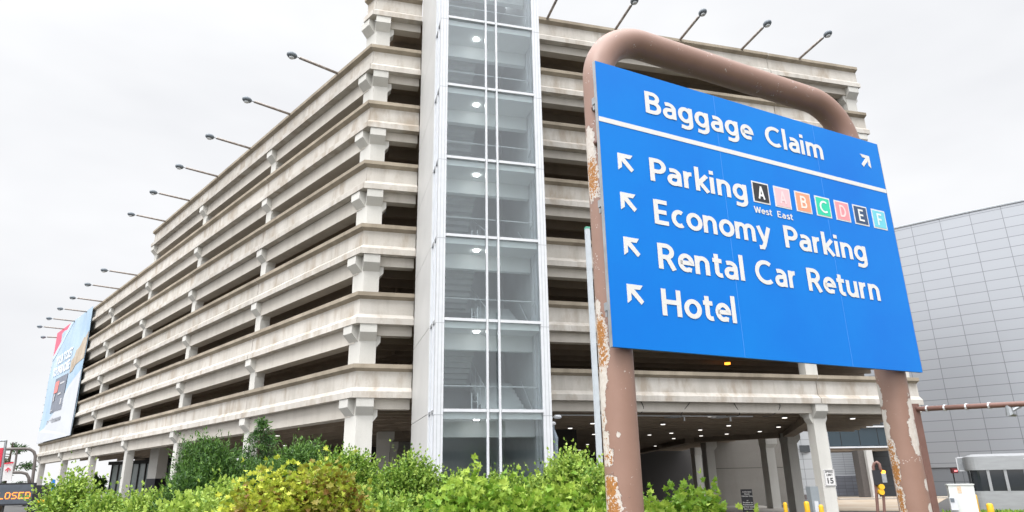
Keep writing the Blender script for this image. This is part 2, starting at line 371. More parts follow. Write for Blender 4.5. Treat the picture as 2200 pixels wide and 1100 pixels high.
for k in range(6):
    if k == 5: ts = [0, COLL[0], COLL[1], ENDL6]
    else: ts = [0] + COLL[:5] + [ENDL]
    for i in range(len(ts) - 1): parapet(FL, ts[i] + (.0 if i == 0 else .02), ts[i + 1] - .02, k, i == 0)
for k in range(7):
    ts = [0, 2.42] if k < 7 else []
    parapet(FR, .012, 2.43, k, True)
    parapet(FR, 6.0, 8.2, k); parapet(FR, 8.24, 22.47, k); parapet(FR, 22.51, ENDR, k)
# short return of the top parapet and its beam round the corner
b = MB(); b.loft([[FL(t + (-o * MIT if t == 0 else 0), o, LV[6] + z) for o, z in PROF] for t in (0, .9)], True, 0, PMI); b.build('parapet_panel', ['conc', 'weath'], garage)

def beam(FN, t0, t1, k, mit=False):
    b = MB(); z1 = LV[k] - 1.393; z0 = LV[k] - (1.83 if FN is FR else 2.13); o0, o1 = -.36, (-.85 if FN is FR else -1.0)
    a0 = t0 + (.36 * MIT if mit else 0); a1 = t0 + (.85 * MIT if mit else 0)
    p = [FN(a0, o0, z0), FN(t1, o0, z0), FN(t1, o1, z0), FN(a1, o1, z0)]; q = [v + ZZ * (z1 - z0) for v in p]
    b.hexa(p + q); b.build('edge_beam', 'beam', garage)
for k in range(6):
    cs = [.4] + COLL
    if k == 5: cs = [.4] + COLL[:3]
    for i in range(len(cs) - 1): beam(FL, cs[i] + .3, cs[i + 1] - .3, k)
for k in range(7):
    for t0, t1 in ((.85, 2.4), (6.0, 7.85), (8.55, 22.13), (22.83, 27.9)): beam(FR, t0, t1, k)

def column(FN, tc, k, par, cap2=True):
    """one storey of column with capital; k = level whose parapet it carries"""
    zt = LV[k] - 1.395; zb = (LV[k - 1] - .05) if k else 0.0
    b = MB(); w_ = .34
    b.fbox(FN, tc - w_, tc + w_, -.38, -.90, zb, zt - .75)
    # capital, wider front to back and a little sideways under the beams
    r0 = [FN(tc - w_, -.38, zt - .75), FN(tc + w_, -.38, zt - .75), FN(tc + w_, -.90, zt - .75), FN(tc - w_, -.90, zt - .75)]
    r1 = [FN(tc - w_ - .0, -.37, zt - .45), FN(tc + w_ + .0, -.37, zt - .45), FN(tc + w_, -1.35, zt - .45), FN(tc - w_, -1.35, zt - .45)]
    r2 = [v + ZZ * .45 for v in r1]
    b.loft([r0, r1, r2])
    for s_ in (-1, 1):
        a, c_ = tc + s_ * w_, tc + s_ * (w_ + .16)
        lo, hi = min(a, c_), max(a, c_)
        pts = [(a, zt - .95), (c_, zt - .7), (c_, zt - .44), (a, zt - .44)]
        b.loft([[FN(t_, -.42, z_) for t_, z_ in pts], [FN(t_, -.88, z_) for t_, z_ in pts]])
    o = b.build('column', 'colm', par)
    # corbel: block in front with a sloping underside
    c = MB(); pts = [(-.385, -.70), (-.05, -.36), (-.05, 0), (-.385, 0)]
    c.loft([[FN(tc - .35, o_, zt + z_ + .002) for o_, z_ in pts], [FN(tc + .35, o_, zt + z_ + .002) for o_, z_ in pts]])
    c.build('corbel', 'colm', o); return o
for k in range(6):
    for i, tc_ in enumerate(COLL):
        if k == 5 and i > 2: continue
        column(FL, min(tc_, 67.9), k, garage)
for k in range(7):
    for tc_ in (8.2, 22.48, 28.1): column(FR, tc_, k, garage)
# corner columns: a folded pier with one corbel on each face
for k in range(7):
    zt = LV[k] - 1.395; zb = LV[k - 1] - .05 if k else 0
    b = MB(); o_ = -.38; kx = .38 * MIT
    A = C0 + dL * kx + nL * o_
    ring = [FL(.24 + .93, -.38, 0), A, FR(.9, -.38, 0), FR(.9, -.9, 0), FR(.75, -1.5, 0), FL(.9, -1.4, 0), FL(1.17, -.9, 0)]
    b.loft([[v + ZZ * zb for v in ring], [v + ZZ * (zt - .0) for v in ring]])
    pts = [(.9, -.95), (1.08, -.72), (1.08, -.44), (.9, -.44)]
    b.loft([[FR(t_, -.42, zt + z_) for t_, z_ in pts], [FR(t_, -.88, zt + z_) for t_, z_ in pts]])
    o = b.build('column', 'colm', garage)
    for FN, a, c_ in ((FL, .42, 1.14), (FR, .18, .89)):
        c = MB(); pts = [(-.385, -.70), (-.05, -.36), (-.05, 0), (-.385, 0)]
        c.loft([[FN(a, q, zt + z_ + .002) for q, z_ in pts], [FN(c_, q, zt + z_ + .002) for q, z_ in pts]])
        c.build('corbel', 'colm', o)
# decks
EDIR = Vector((math.sin(R(16)), math.cos(R(16)), 0))
RE = FR(28.45, -.4, 0); REB = RE + EDIR * 58
def isect(p, d, q, e_):
    den = d.x * e_.y - d.y * e_.x; w2 = q - p; return p + d * ((w2.x * e_.y - w2.y * e_.x) / den)
for k in range(7):
    b = MB(); z0 = LV[k] - 1.36; z1 = LV[k] - 1.15; back = 46 if k == 0 else 26
    A = C0 + dL * (.36 * MIT) - nL * .36
    if k < 6:
        lend = 68.2 if k < 5 else 34.2
        dep = 18 if k == 0 else 30
        X = isect(FL(0, -dep, 0), dL, FR(0, -back, 0), dR)
        if (X - C0).dot(dL) < 0: X = FL(2, -dep, 0)
        RB = isect(Vector((19.4, 60, 0)), Vector((0, 1, 0)), FR(0, -back, 0), dR)
        poly = [A, RE, RE + EDIR * 15, Vector((19.4, 51.5, 0)), RB, X, FL(lend, -dep, 0), FL(lend, -.36, 0)]
    else:
        poly = [A + dR * .3, RE, RE + EDIR * 15, Vector((19.4, 51.5, 0)), isect(Vector((19.4, 60, 0)), Vector((0, 1, 0)), FR(0, -26, 0), dR), FR(.5, -26, 0)]
    poly = [Vector((q.x, q.y, 0)) for q in poly]
    b.loft([[q + ZZ * z0 for q in reversed(poly)], [q + ZZ * z1 for q in reversed(poly)]])
    if k < 6:       # stems of the double tees
        for i in range(28 if k == 0 else 8):
            o_ = -2.1 - 1.55 * i
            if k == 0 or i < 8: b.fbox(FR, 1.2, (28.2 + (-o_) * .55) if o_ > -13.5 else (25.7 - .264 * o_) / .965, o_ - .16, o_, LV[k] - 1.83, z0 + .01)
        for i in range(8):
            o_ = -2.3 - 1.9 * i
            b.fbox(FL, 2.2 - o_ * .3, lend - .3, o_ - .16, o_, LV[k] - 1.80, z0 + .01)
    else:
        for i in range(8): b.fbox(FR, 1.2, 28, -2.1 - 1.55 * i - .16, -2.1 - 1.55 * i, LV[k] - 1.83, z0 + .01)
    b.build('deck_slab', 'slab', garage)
# inner columns and cross beams of the ground floor
E1 = FR(22.48, -.6, 0)
inner = [Vector((19.3, 50.4, 0)), Vector((20.2, 57.4, 0)), Vector((16.46, 61.2, 0)), Vector((18.5, 73.4, 0)), Vector((16.5, 89, 0))]
def free_col(p, ht=5.3, w_=.35, fr=0, par=garage):
    X = Vector((math.cos(fr), math.sin(fr), 0)); Y = ZZ.cross(X); b = MB()
    def ring(ax, ay, bx, by, z): return [p + X * bx * w_ * s1 * 1.0 + X * ax + Y * (by * w_ * s2) + ZZ * z for s1, s2 in ((-1, -1), (1, -1), (1, 1), (-1, 1))]
    b.loft([ring(0, 0, 1, 1.3, 0), ring(0, 0, 1, 1.3, ht - .75), ring(.12, 0, 1.35, 1.6, ht - .45), ring(.12, 0, 1.35, 1.6, ht)])
    return b.build('column', 'colm', par)
for p in inner: free_col(p, 5.3, .36, R(10))
for p, q in ((E1, inner[0]), (inner[0], Vector((13.8, 56, 0))), (Vector((13.8, 56, 0)), Vector((13.8, 80, 0)))):
    b = MB(); d = (q - p).normalized(); n_ = d.cross(ZZ); b.box((p + q) / 2 + ZZ * 5.27, d, n_, ZZ, (q - p).length / 2 - .5, .35, .28); b.build('cross_beam', 'slab', garage)
for t_, o_ in ((12, -14), (2.5, -14), (-2, -24), (12, -28)):
    free_col(FR(t_, o_, 0), 5.3, .36, R(15))
for t_ in (20, 31.5, 43, 54, 65):
    free_col(FL(t_, -15.5, 0), 5.3, .4, R(-40))
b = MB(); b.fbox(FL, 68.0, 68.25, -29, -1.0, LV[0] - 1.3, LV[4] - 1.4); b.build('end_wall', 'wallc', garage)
b = MB()                                             # core walls deep inside, interior shade put into their near-black colour
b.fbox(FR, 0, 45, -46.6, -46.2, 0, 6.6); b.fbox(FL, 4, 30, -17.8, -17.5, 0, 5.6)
b.build('core_wall', mat('core wall shade', (.045, .042, .04), .9), garage)
b = MB()                                             # white column wrap with black base band seen under the left wing
# ------------------------------------------------------------------ stair tower
TL, TR, TF, TTOP = 2.44, 6.52, 6.15, 26.6
TZ = [4.66 + 3.1 * k for k in range(8)]
tower = thing('stair_tower', FR(TL, TF, 0), 'glass fronted stair tower with white mullions standing at the corner of the garage', 'stair tower')
for t0, t1 in ((TL, TL + .29), (TR - .30, TR)):
    b = MB(); b.fbox(FR, t0, t1, TF - .3, TF, 0, TTOP); b.fbox(FR, t0 - .012, t1 + .012, TF - .1, TF + .012, 0, .4)
    for z in TZ: b.fbox(FR, t0 - .004, t1 + .004, TF - .304, TF + .004, z - .16, z - .145, 1)
    for f_ in (.3, .72): b.fbox(FR, t0 + .29 * f_ - .006, t0 + .29 * f_ + .006, TF - .003, TF + .003, 0, TTOP, 1)
    for f_ in (.35, .75): b.fbox(FR, t0 - .003, t0 + .003, TF - .3 * f_ - .006, TF - .3 * f_ + .006, 0, TTOP, 1)
    b.build('corner_post', ['white_metal', 'galv'], tower)
for t in (4.26, 4.69):
    b = MB(); b.fbox(FR, t - .034, t + .034, TF - .16, TF - .01, 0, TTOP); b.build('mullion', 'white_metal', tower)
for i, z in enumerate(TZ[:7]):
    for t0, t1 in ((TL + .29, 4.215), (4.305, 4.645), (4.735, TR - .3)):
        b = MB(); b.fbox(FR, t0, t1, TF - .15, TF - .02, z - .05, z + .05); b.build('transom', 'white_metal', tower)
zs = [.1] + TZ[:7] + [TTOP]
for i in range(len(zs) - 1):
    for t0, t1 in ((TL + .29, 4.215), (4.305, 4.645), (4.735, TR - .3)):
        b = MB(); b.fbox(FR, t0 - .004, t1 + .004, TF - .10, TF - .085, zs[i] + .04, zs[i + 1] - .04); b.build('glass_pane', 'glass', tower)
# left side: cladding panels, then a glazed strip with mullions
for i in range(len(zs) - 1):
    b = MB(); b.fbox(FR, TL, TL + .16, .06, 4.58, zs[i] + (.012 if i else 0), zs[i + 1] - .012); b.build('cladding_panel', 'grey_panel', tower)
    b = MB(); b.fbox(FR, TL + .06, TL + .075, 4.68, 5.83, zs[i] + .04, zs[i + 1] - .04); b.build('glass_pane', 'glass', tower)
    b = MB(); b.fbox(FR, TL + .02, TL + .14, 4.66, 5.84, zs[i + 1] - .05, zs[i + 1] + .05); b.build('transom', 'galv', tower)
    for o0, o1 in ((4.68, 5.83),):
        b = MB(); b.fbox(FR, TR - .085, TR - .07, o0, o1, zs[i] + .04, zs[i + 1] - .04); b.build('glass_pane', 'glass', tower)
    b = MB(); b.fbox(FR, TR - .14, TR - .02, 4.66, 5.84, zs[i + 1] - .05, zs[i + 1] + .05); b.build('transom', 'white_metal', tower)
for o in (4.62, 5.25):
    b = MB(); b.fbox(FR, TL + .012, TL + .15, o - .05, o + .05, 0, TTOP); b.build('mullion', 'white_metal', tower)
for o in (4.62, 5.0, 5.4):
    b = MB(); b.fbox(FR, TR - .15, TR - .01, o - .05, o + .05, 0, TTOP); b.build('mullion', 'white_metal', tower)
b = MB(); b.fbox(FR, TL + .17, TR - .16, .1, .3, 0, TTOP); b.fbox(FR, TL + .17, TL + .3, .31, 4.5, 0, TTOP); b.fbox(FR, TR - .16, TR - .01, .31, 4.56, 0, TTOP); b.build('inner_wall', 'inwall', tower)
for i, z in enumerate(TZ[:7]):
    b = MB(); b.fbox(FR, TL + .31, TR - .17, 4.6, TF - .32, z - .20, z - .04); b.fbox(FR, TL + .31, TR - .17, 4.35, 4.6, z - .78, z - .04)
    b.fbox(FR, TL + .31, TR - .31, TF - .32, TF - .20, z - .27, z - .05)
    b.build('landing_slab', 'inceil', tower)
    z2 = z + 1.55 if i < 7 else z
    b = MB(); b.fbox(FR, TL + .31, TR - .17, .31, 1.6, z2 - .2, z2 - .04); b.build('half_landing', 'instair', tower)
    # flight up to the half landing (right), flight on up to the next landing (left)
    for (t0, t1, oa, ob, za, zb_) in ((4.55, 6.2, 4.35, 1.6, z, z + 1.55), (2.8, 4.35, 1.6, 4.35, z + 1.55, z + 3.1)):
        b = MB(); n_ = 9
        for j in range(n_):
            o0 = oa + (ob - oa) * j / n_; o1 = oa + (ob - oa) * (j + 1) / n_; zz = za - .04 + (zb_ - za) * (j + 1) / n_
            b.fbox(FR, t0, t1, min(o0, o1), max(o0, o1), zz - .24, zz)
        b.build('stair_flight', 'instair', tower)
        h = MB()
        for t in ((t1 - .05,) if t0 < 4 else (t0 + .05,)):
            h.tube([FR(t, oa, za + .92), FR(t, ob, zb_ + .92)], .022, 6); h.tube([FR(t, oa, za + .5), FR(t, ob, zb_ + .5)], .010, 6)
            for j in range(4): o_ = oa + (ob - oa) * j / 3; zq = za + (zb_ - za) * j / 3; h.tube([FR(t, o_, zq), FR(t, o_, zq + .92)], .015, 6)
        h.build('handrail', 'white_metal', tower)
    h = MB(); h.tube([FR(TL + .35, TF - .45, z + .86), FR(TR - .35, TF - .45, z + .86)], .022, 8)
    h.tube([FR(TR - .35, TF - .45, z + .86), FR(TR - .25, 5.0, z + .86)], .02, 6)
    h.tube([FR(TR - .25, 5.2, z + .84), FR(TR - .25, 4.6, z + .2), FR(TR - .25, 3.2, z + 1.4)], .02, 6)
    h.tube([FR(4.0, 4.7, z), FR(4.0, 4.7, z + .75), FR(4.22, 4.7, z + .75), FR(4.22, 4.7, z)], .022, 6); h.tube([FR(4.0, 4.7, z + .45), FR(4.22, 4.7, z + .45)], .015, 6)
    h.build('handrail', 'white_metal', tower)
    l_ = MB(); l_.fbox(FR, 3.98, 4.16, 5.1, 5.28, z - .245, z - .203); l_.build('ceiling_light', 'ltwhite', tower)

# white square service pole standing in front of the garage
pz = 14.0; pp = P(1289, 1000, 19); pt = P(1269, 492, 19)
b = MB(); b.fbox(lambda t, o, z: Vector((pp.x, pp.y, 0)) + dR * t + nR * o + ZZ * z, -.062, .062, -.062, .062, 0, pt.z)
b.fbox(lambda t, o, z: Vector((pp.x, pp.y, 0)) + dR * t + nR * o + ZZ * z, -.066, .066, -.066, .066, pt.z, pt.z + .06, 1)
tag(base_mesh(b, 'service_pole', [mat('pale blue grey pole paint', (.50, .54, .58), .4, noise=.1), mat('green cap', (.1, .35, .25))], (pp.x, pp.y, 0)), 'plain white square pole with a green cap behind the left sign post', 'pole')

# ------------------------------------------------------------------ floodlight arms on the roof parapets
def floodlight_at(p, d, label, ln=2.65, short=False):
    X = d.normalized(); Y = ZZ.cross(X)
    root = thing('floodlight', p, label, 'floodlight', 'floodlights on arms along the roof parapets')
    b = MB(); b.tube([p - X * .5, p + X * (ln - .55)], .072, 8); b.build('arm', 'rustarm', root, True)
    b = MB(); b.tube([p + X * (ln - .56), p + X * (ln - .53), p + X * (ln - .33)], [.06, .035, .035], 8); b.build('bracket', 'galv', root)
    c = p + X * (ln - .16) - ZZ * .02; rings = []
    for zf, rf in ((-.12, .16), (-.05, .2), (.03, .2), (.1, .15), (.14, .06)):
        rf *= 1.25; rings.append([c + X * (rf * math.cos(a) * 1.05) + Y * (rf * math.sin(a) * .8) + ZZ * zf for a in [2 * math.pi * j / 14 for j in range(14)]])
    b = MB(); b.loft(rings); hd = b.build('lamp_head', 'lamphead', root, True)
    b = MB(); b.loft([[c + X * (.13 * math.cos(a) + .02) + Y * .11 * math.sin(a) + ZZ * z_ for a in [2 * math.pi * j / 12 for j in range(12)]] for z_ in (-.19, -.118)]); b.build('lens', 'lens', hd)
    return root
WORD = ['first', 'second', 'third', 'fourth', 'fifth', 'sixth', 'seventh', 'eighth', 'ninth', 'tenth', 'eleventh', 'twelfth', 'thirteenth']
for i, t in enumerate([3.3, 8.8, 14.4, 19.9, 25.5, 31.1]):
    floodlight_at(FL(t, 0, LV[5] - .05), nL, 'grey floodlight on an arm over the tall left parapet, %s outward from the garage corner' % WORD[i])
for i, t in enumerate([37.2, 42.8, 48.7, 54.2, 59.7, 64.8]):
    floodlight_at(FL(t, 0, LV[4] - .05), nL, 'grey floodlight on an arm over the lower left parapet, %s beyond the roof step' % WORD[i])
floodlight_at(FL(68.2, -.2, LV[4] - .45), (nL + dL * .4), 'short floodlight arm at the far end of the garage behind the banner', 1.9)
for i, t in enumerate([9.05, 12.95, 16.85, 20.75, 24.6]):
    floodlight_at(FR(t, 0, LV[6] - .03), nR, 'grey floodlight on an arm over the right roof parapet, %s outward from the stair tower' % WORD[i], 2.6)

# ------------------------------------------------------------------ things under the garage
def disc(b, c, r_, h_, X=Vector((1, 0, 0)), n=12, mi=0):
    Y = ZZ.cross(X); b.loft([[c + X * r_ * math.cos(2 * math.pi * j / n) + Y * r_ * math.sin(2 * math.pi * j / n) + ZZ * z for j in range(n)] for z in (0, h_)], True, mi)
LIGHTS = [(3.21, 41.18), (4.14, 50.44), (3.47, 53.96), (6.18, 61.01), (4.42, 65.81), (6.51, 72.5), (4.17, 37.9), (5.25, 47.24), (9.27, 49.02), (10.44, 47.43), (12.05, 54.1),
          (13.0, 66.3), (11.68, 44.72), (13.38, 51.15), (9.59, 34.6), (8.25, 39.41), (12.48, 41.34), (14.74, 49.49), (16.32, 47.34), (16.08, 43.23), (13.88, 36.31), (18.01, 37.66), (.9, 47.5), (8.2, 58.0), (9.4, 66), (3.4, 60), (1.4, 70)]
proto = None
def ceil_light(p, label):
    global proto
    if proto is None:
        root = thing('ceiling_light', p, label, 'ceiling light', 'round downlights under the first deck')
        b = MB(); disc(b, p + ZZ * .03, .15, .06); b.build('housing', 'galv', root)
        b = MB(); disc(b, p, .125, .028); b.build('diffuser', 'ltceil', root); proto = root; return root
    r_ = copy_tree(proto); r_.location = p; r_['label'] = label; return r_
for x, y in LIGHTS: ceil_light(Vector((x, y, 5.22)), 'lit round downlight on the dark ribbed ceiling under the first deck')
for px, py in ((596, 937), (612, 958)):
    q = P(px, py, 45); d = ray(px, py); s_ = (5.25 - EYE) / d.z; q = Vector((0, 0, EYE)) + d * s_
    o = ceil_light(q, 'lit round downlight above the dark conifers under the left wing'); o['group'] = 'downlights under the left wing'
d = ray(1563, 783); q = Vector((0, 0, EYE)) + d * ((LV[1] - 1.95 - EYE) / d.z)
b = MB(); disc(b, q, .16, .10); tag(base_mesh(b, 'deck_lamp', 'orangelt', q), 'orange glowing lamp under the second deck just below the blue sign', 'lamp')

rail = thing('lighting_rail', FR(7.6, -1.45, 5.2), 'long white conduit rail with flat fixtures hung under the right deck edge', 'conduit rail')
b = MB(); b.tube([FR(9.3, -1.3, 5.22), FR(19.4, -1.3, 5.22)], .035, 8); b.build('rail', 'white_metal', rail)
for t in (12.4, 14.9, 17.4):
    b = MB(); b.fbox(FR, t, t + .62, -1.9, -1.25, 5.16, 5.20); b.build('fixture', 'galv', rail)
    b = MB(); b.fbox(FR, t + .72, t + .77, -1.34, -1.26, 4.98, 5.2); b.build('sensor', 'white_metal', rail)
wr = random.Random(8)
b = MB()
for t in (12.9, 15.4, 18.0, 20.1):
    pts = []
    for j in range(12):
        u_ = j / 11; pts.append(FR(t + math.sin(u_ * 4.2 + t) * .25 - .5 * u_ * u_, -.32 - .2 * u_, 5.75 - .55 * u_ - .25 * math.sin(u_ * 3)))
    b.tube(pts, .016, 5)
tag(base_mesh(b, 'hanging_cables', 'dark', FR(12.9, -.3, 5.2)), 'loose black cables hanging from the beam under the right deck', 'cables')
# downpipe with white cameras by the tower
q = FR(8.9, -.05, 0)
b = MB(); b.tube([FR(8.72, -.1, 0), FR(8.72, -.1, 4.0)], .09, 10); b.tube([FR(8.72, -.1, 4.0), FR(8.72, -.1, 4.12), FR(8.62, -.1, 4.5), FR(8.62, -.1, 4.8)], [.10, .11, .06, .06], 8)
tag(base_mesh(b, 'downpipe', mat('blue grey pipe', (.30, .36, .42), .5), FR(8.72, -.1, 0)), 'blue grey downpipe against the column right of the stair tower', 'pipe')
sc = thing('security_camera', FR(8.6, 0, 4.9), 'white security camera pair on the column right of the stair tower', 'security camera')
b = MB(); b.tube([FR(8.6, -.3, 4.95), FR(8.62, .25, 5.05)], .03, 6); b.build('bracket', 'white_metal', sc)
for q_ in (FR(8.75, .2, 5.0), FR(8.5, .15, 4.72)):
    b = MB(); b.tube([q_ - dR * .16, q_ - dR * .14, q_ + dR * .10, q_ + dR * .16], [.05, .09, .09, .04], 10); b.build('camera_body', 'white_metal', sc, True)

def post_sign(text_rows, org, ax, wid, hgt, matbg, matfg, name, label, cat, n, rim=True):
    root = thing(name, org, label, cat)
    b = MB(); c = org + ax * wid / 2 + ZZ * hgt / 2; b.box(c, ax, n, ZZ, wid / 2, .015, hgt / 2); b.build('plate', matbg, root)
    if rim:
        b = MB(); q = .02; e_ = .012
        for (x0, x1, z0, z1) in ((q, wid - q, q, q + e_), (q, wid - q, hgt - q - e_, hgt - q), (q, q + e_, q, hgt - q), (wid - q - e_, wid - q, q, hgt - q)):
            b.box(org + ax * (x0 + x1) / 2 + ZZ * (z0 + z1) / 2 + n * .018, ax, n, ZZ, (x1 - x0) / 2, .002, (z1 - z0) / 2)
        b.build('border', matfg, root)
    for s_, x0, x1, y0, cap in text_rows:
        b = MB(); put_text(b, s_, org, ax, ZZ, x0, x1, y0, cap, n, .02); b.build('lettering', matfg, root)
    return root
post_sign([('SPEED', .08, .54, .61, .10), ('LIMIT', .13, .49, .46, .10), ('15', .15, .48, .12, .26)], FR(22.26, -.36, 1.9), dR, .62, .76, 'signwhite', 'black', 'speed_limit_sign', 'white speed limit 15 sign on the concrete column', 'traffic sign', nR)
# black info board
q = G(1590, 40); 
Xb = Vector((1, -.2, 0)).normalized(); nb = Xb.cross(ZZ)
org = Vector((q.x, q.y, .62)); rows = []
for i, s_ in enumerate(['Authorized', 'Hourly', 'Vehicles Only', '', 'or', 'Shuttles to', 'Residential', 'Service Gate', 'Exit Lane']):
    if s_: wq = .045 * len(s_); rows.append((s_, .3 - wq / 2 + .0, .3 + wq / 2 + .0, .96 - .105 * i, .06))
post_sign(rows, P(1596, 1100, 40), Xb, .58, 1.12, 'black', 'signwhite', 'notice_board', 'black notice board with small white text right of the leafy shrub', 'notice board', nb, False)

def bollard(x, D, top, label, r_=.09):
    q = P(x, top, D); root = thing('bollard', (q.x, q.y, 0), label, 'bollard', 'yellow bollards by the garage and booth')
    b = MB(); b.tube([Vector((q.x, q.y, 0)), Vector((q.x, q.y, q.z - .08)), Vector((q.x, q.y, q.z - .02)), Vector((q.x, q.y, q.z))], [r_, r_, r_ * .8, r_ * .3], 14); b.build('post', 'yellow', root, True)
    b = MB(); b.tube([Vector((q.x, q.y, 0)), Vector((q.x, q.y, .05))], r_ * 1.5, 14); b.build('footing', 'pave', root)
bollard(1686, 36, 1079, 'leftmost thin yellow bollard beside the drainpipe column')
bollard(1732, 33, 1077, 'thick yellow bollard in front of the grey electrical box', .11)
bollard(1763, 31, 1084, 'yellow bollard at the foot of the speed limit column')
bollard(2125, 34, 1081, 'yellow bollard in front of the toll booth', .12)
bollard(2094, 36, 1062, 'orange yellow bollard half hidden behind the white cabinet', .07)
# grey electrical box on a stand
root = thing('electrical_box', G(1748, 34), 'grey electrical cabinet with a small white box beside the speed limit column', 'electrical box')
c = P(1748, 1075, 34); X = dR; b = MB(); b.box(c + ZZ * -.05, dR, nR, ZZ, .2, .15, .62); b.build('housing', mat('grey enclosure', (.27, .30, .32), .5, noise=.1), root)
b = MB(); b.box(c + nR * .17 - ZZ * .25 + dR * -.02, dR, nR, ZZ, .09, .03, .22); b.build('meter_box', 'white_metal', root)
b = MB(); b.tube([Vector((c.x, c.y, 0)), Vector((c.x, c.y, c.z - .6))], .06, 8); b.build('stand', 'galv', root)

# concrete wall behind, metal clad building, bridge and service bay
b = MB(); a_ = G(1528, 66); q_ = G(1712, 68); d = (q_ - a_).normalized(); n_ = d.cross(ZZ)
L_ = (q_ - a_).length
b.box(a_ + d * L_ / 2 + ZZ * 1.55, d, n_, ZZ, L_ / 2, .2, 1.55); b.box(a_ + d * L_ / 2 + ZZ * 4.92, d, n_, ZZ, L_ / 2, .2, 1.78)
b.box(a_ + d * L_ / 2 + ZZ * 3.12, d, n_, ZZ, L_ / 2, .18, .02, 1)
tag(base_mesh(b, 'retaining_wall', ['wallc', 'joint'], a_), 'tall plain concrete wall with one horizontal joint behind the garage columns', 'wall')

def panel_mat(name, base, mortar, bw, bh, rough=.45, metal=.35, lw=.02, noise=.06):
    Q = bpy.data.materials.new(name); Q.use_nodes = True; nt = Q.node_tree; b = nt.nodes['Principled BSDF']
    uv = nt.nodes.new('ShaderNodeUVMap'); br = nt.nodes.new('ShaderNodeTexBrick'); br.offset = 0; br.squash = 1
    br.inputs['Scale'].default_value = 1; br.inputs['Brick Width'].default_value = bw; br.inputs['Row Height'].default_value = bh; br.inputs['Mortar Size'].default_value = lw; br.inputs['Mortar Smooth'].default_value = .1
    br.inputs['Color1'].default_value = base + (1,); br.inputs['Color2'].default_value = tuple(c * (1 - noise) for c in base) + (1,); br.inputs['Mortar'].default_value = mortar + (1,)
    nt.links.new(uv.outputs[0], br.inputs['Vector']); nt.links.new(br.outputs[0], b.inputs['Base Color'])
    b.inputs['Roughness'].default_value = rough; b.inputs['Metallic'].default_value = metal; return Q
def wall_uv(name, pts, z0, z1, mt, parent=None, thick=.4, uvo=0):
    """a wall along a polyline; UVs in metres; given real thickness"""
    b = MB(); n = len(pts); us = [uvo]
    for i in range(1, n): us.append(us[-1] + (pts[i] - pts[i - 1]).length)
    inv = PINV.get(parent.name, Matrix.Identity(4)) if parent else Matrix.Identity(4)
    me = bpy.data.meshes.new(name); vs = []; fs = []; uvs = []
    nr = []
    for i in range(n):
        d = (pts[min(i + 1, n - 1)] - pts[max(i - 1, 0)]).normalized(); nr.append(d.cross(ZZ))   # towards the viewer side
    for i in range(n):
        p = Vector((pts[i].x, pts[i].y, 0)); k_ = p - nr[i] * thick
        vs += [p + ZZ * z0, p + ZZ * z1, k_ + ZZ * z0, k_ + ZZ * z1]
    for i in range(n - 1):
        a, c = 4 * i, 4 * i + 4
        fs.append((a, c, c + 1, a + 1)); uvs += [(us[i], z0), (us[i + 1], z0), (us[i + 1], z1), (us[i], z1)]
        fs.append((c + 2, a + 2, a + 3, c + 3)); uvs += [(0, 0)] * 4
        fs.append((a + 1, c + 1, c + 3, a + 3)); uvs += [(.5, .5)] * 4
    fs.append((0, 1, 3, 2)); uvs += [(.5, .5)] * 4
    e_ = 4 * (n - 1); fs.append((e_, e_ + 2, e_ + 3, e_ + 1)); uvs += [(.5, .5)] * 4
    me.from_pydata([tuple(inv @ v) for v in vs], [], fs); u_ = me.uv_layers.new(name='UVMap')
    for i, q in enumerate(uvs): u_.data[i].uv = q
    me.materials.append(mt); me.update(); o = bpy.data.objects.new(name, me); C.objects.link(o)
    if parent: o.parent = parent
    return o
# metal clad service building right behind the garage
svc = thing('service_building', G(1750, 84), 'pale metal panelled service building with a small window behind the garage columns', 'building')
a_, q_ = G(1695, 84), G(1798, 84)
wall_uv('wall', [a_, q_], 0, P(1750, 880, 84).z, panel_mat('pale wall panels', (.46, .48, .50), (.20, .21, .22), 3.1, 1.02, lw=.025), svc, 1.0, 1.2)
c = P(1733, 964, 83.9); b = MB(); b.box(c, Vector((1, 0, 0)), Vector((0, 1, 0)), ZZ, .75, .06, .36); b.build('window', 'darkglass', svc)
c1 = P(1695, 1070, 83.8); b = MB(); b.box(P(1712, 1069, 83.8), Vector((.9, -.3, 0)).normalized(), Vector((.3, .9, 0)).normalized(), ZZ, 1.6, .1, .3); b.build('plinth', mat('dark plinth', (.12, .10, .10)), svc)
# glazed bridge with service bay below
br = thing('glazed_bridge', G(1840, 88), 'dark glazed link bridge with white edge strips beside the blue sign post', 'bridge')
a_, q_ = G(1784, 88), G(1935, 92); d = (q_ - a_).normalized(); n_ = d.cross(ZZ); Lb = (q_ - a_).length; mid = (a_ + q_) / 2
zt_, zb2 = P(1840, 917, 90).z, P(1840, 961, 90).z
wall_uv('glazing', [a_, q_], zb2 + .15, zt_, panel_mat('dark bridge glazing', (.035, .055, .07), (.012, .014, .016), 2.2, 9, .18, .1, .05), br, 4.0)
for z_ in (zt_, zb2): b = MB(); b.box(mid + ZZ * z_ + n_ * .1, d, n_, ZZ, Lb / 2, .12, .09); b.build('edge_strip', 'white_metal', br)
b = MB(); b.box(mid + ZZ * (zb2 - .25) - n_ * 2, d, n_, ZZ, Lb / 2, 2, .16); b.build('soffit', 'slab', br)
b = MB(); b.box(P(1865, 1000, 89) * 1, d, n_, ZZ, .55, .5, .1)
b = MB(); pc = G(1864, 89); b.fbox(lambda t, o, z: pc + d * t + n_ * o + ZZ * z, -.7, .75, -.6, .6, 0, zb2 - .4); b.build('pier', mat('dark pier', (.10, .09, .085), .8, noise=.2), br)
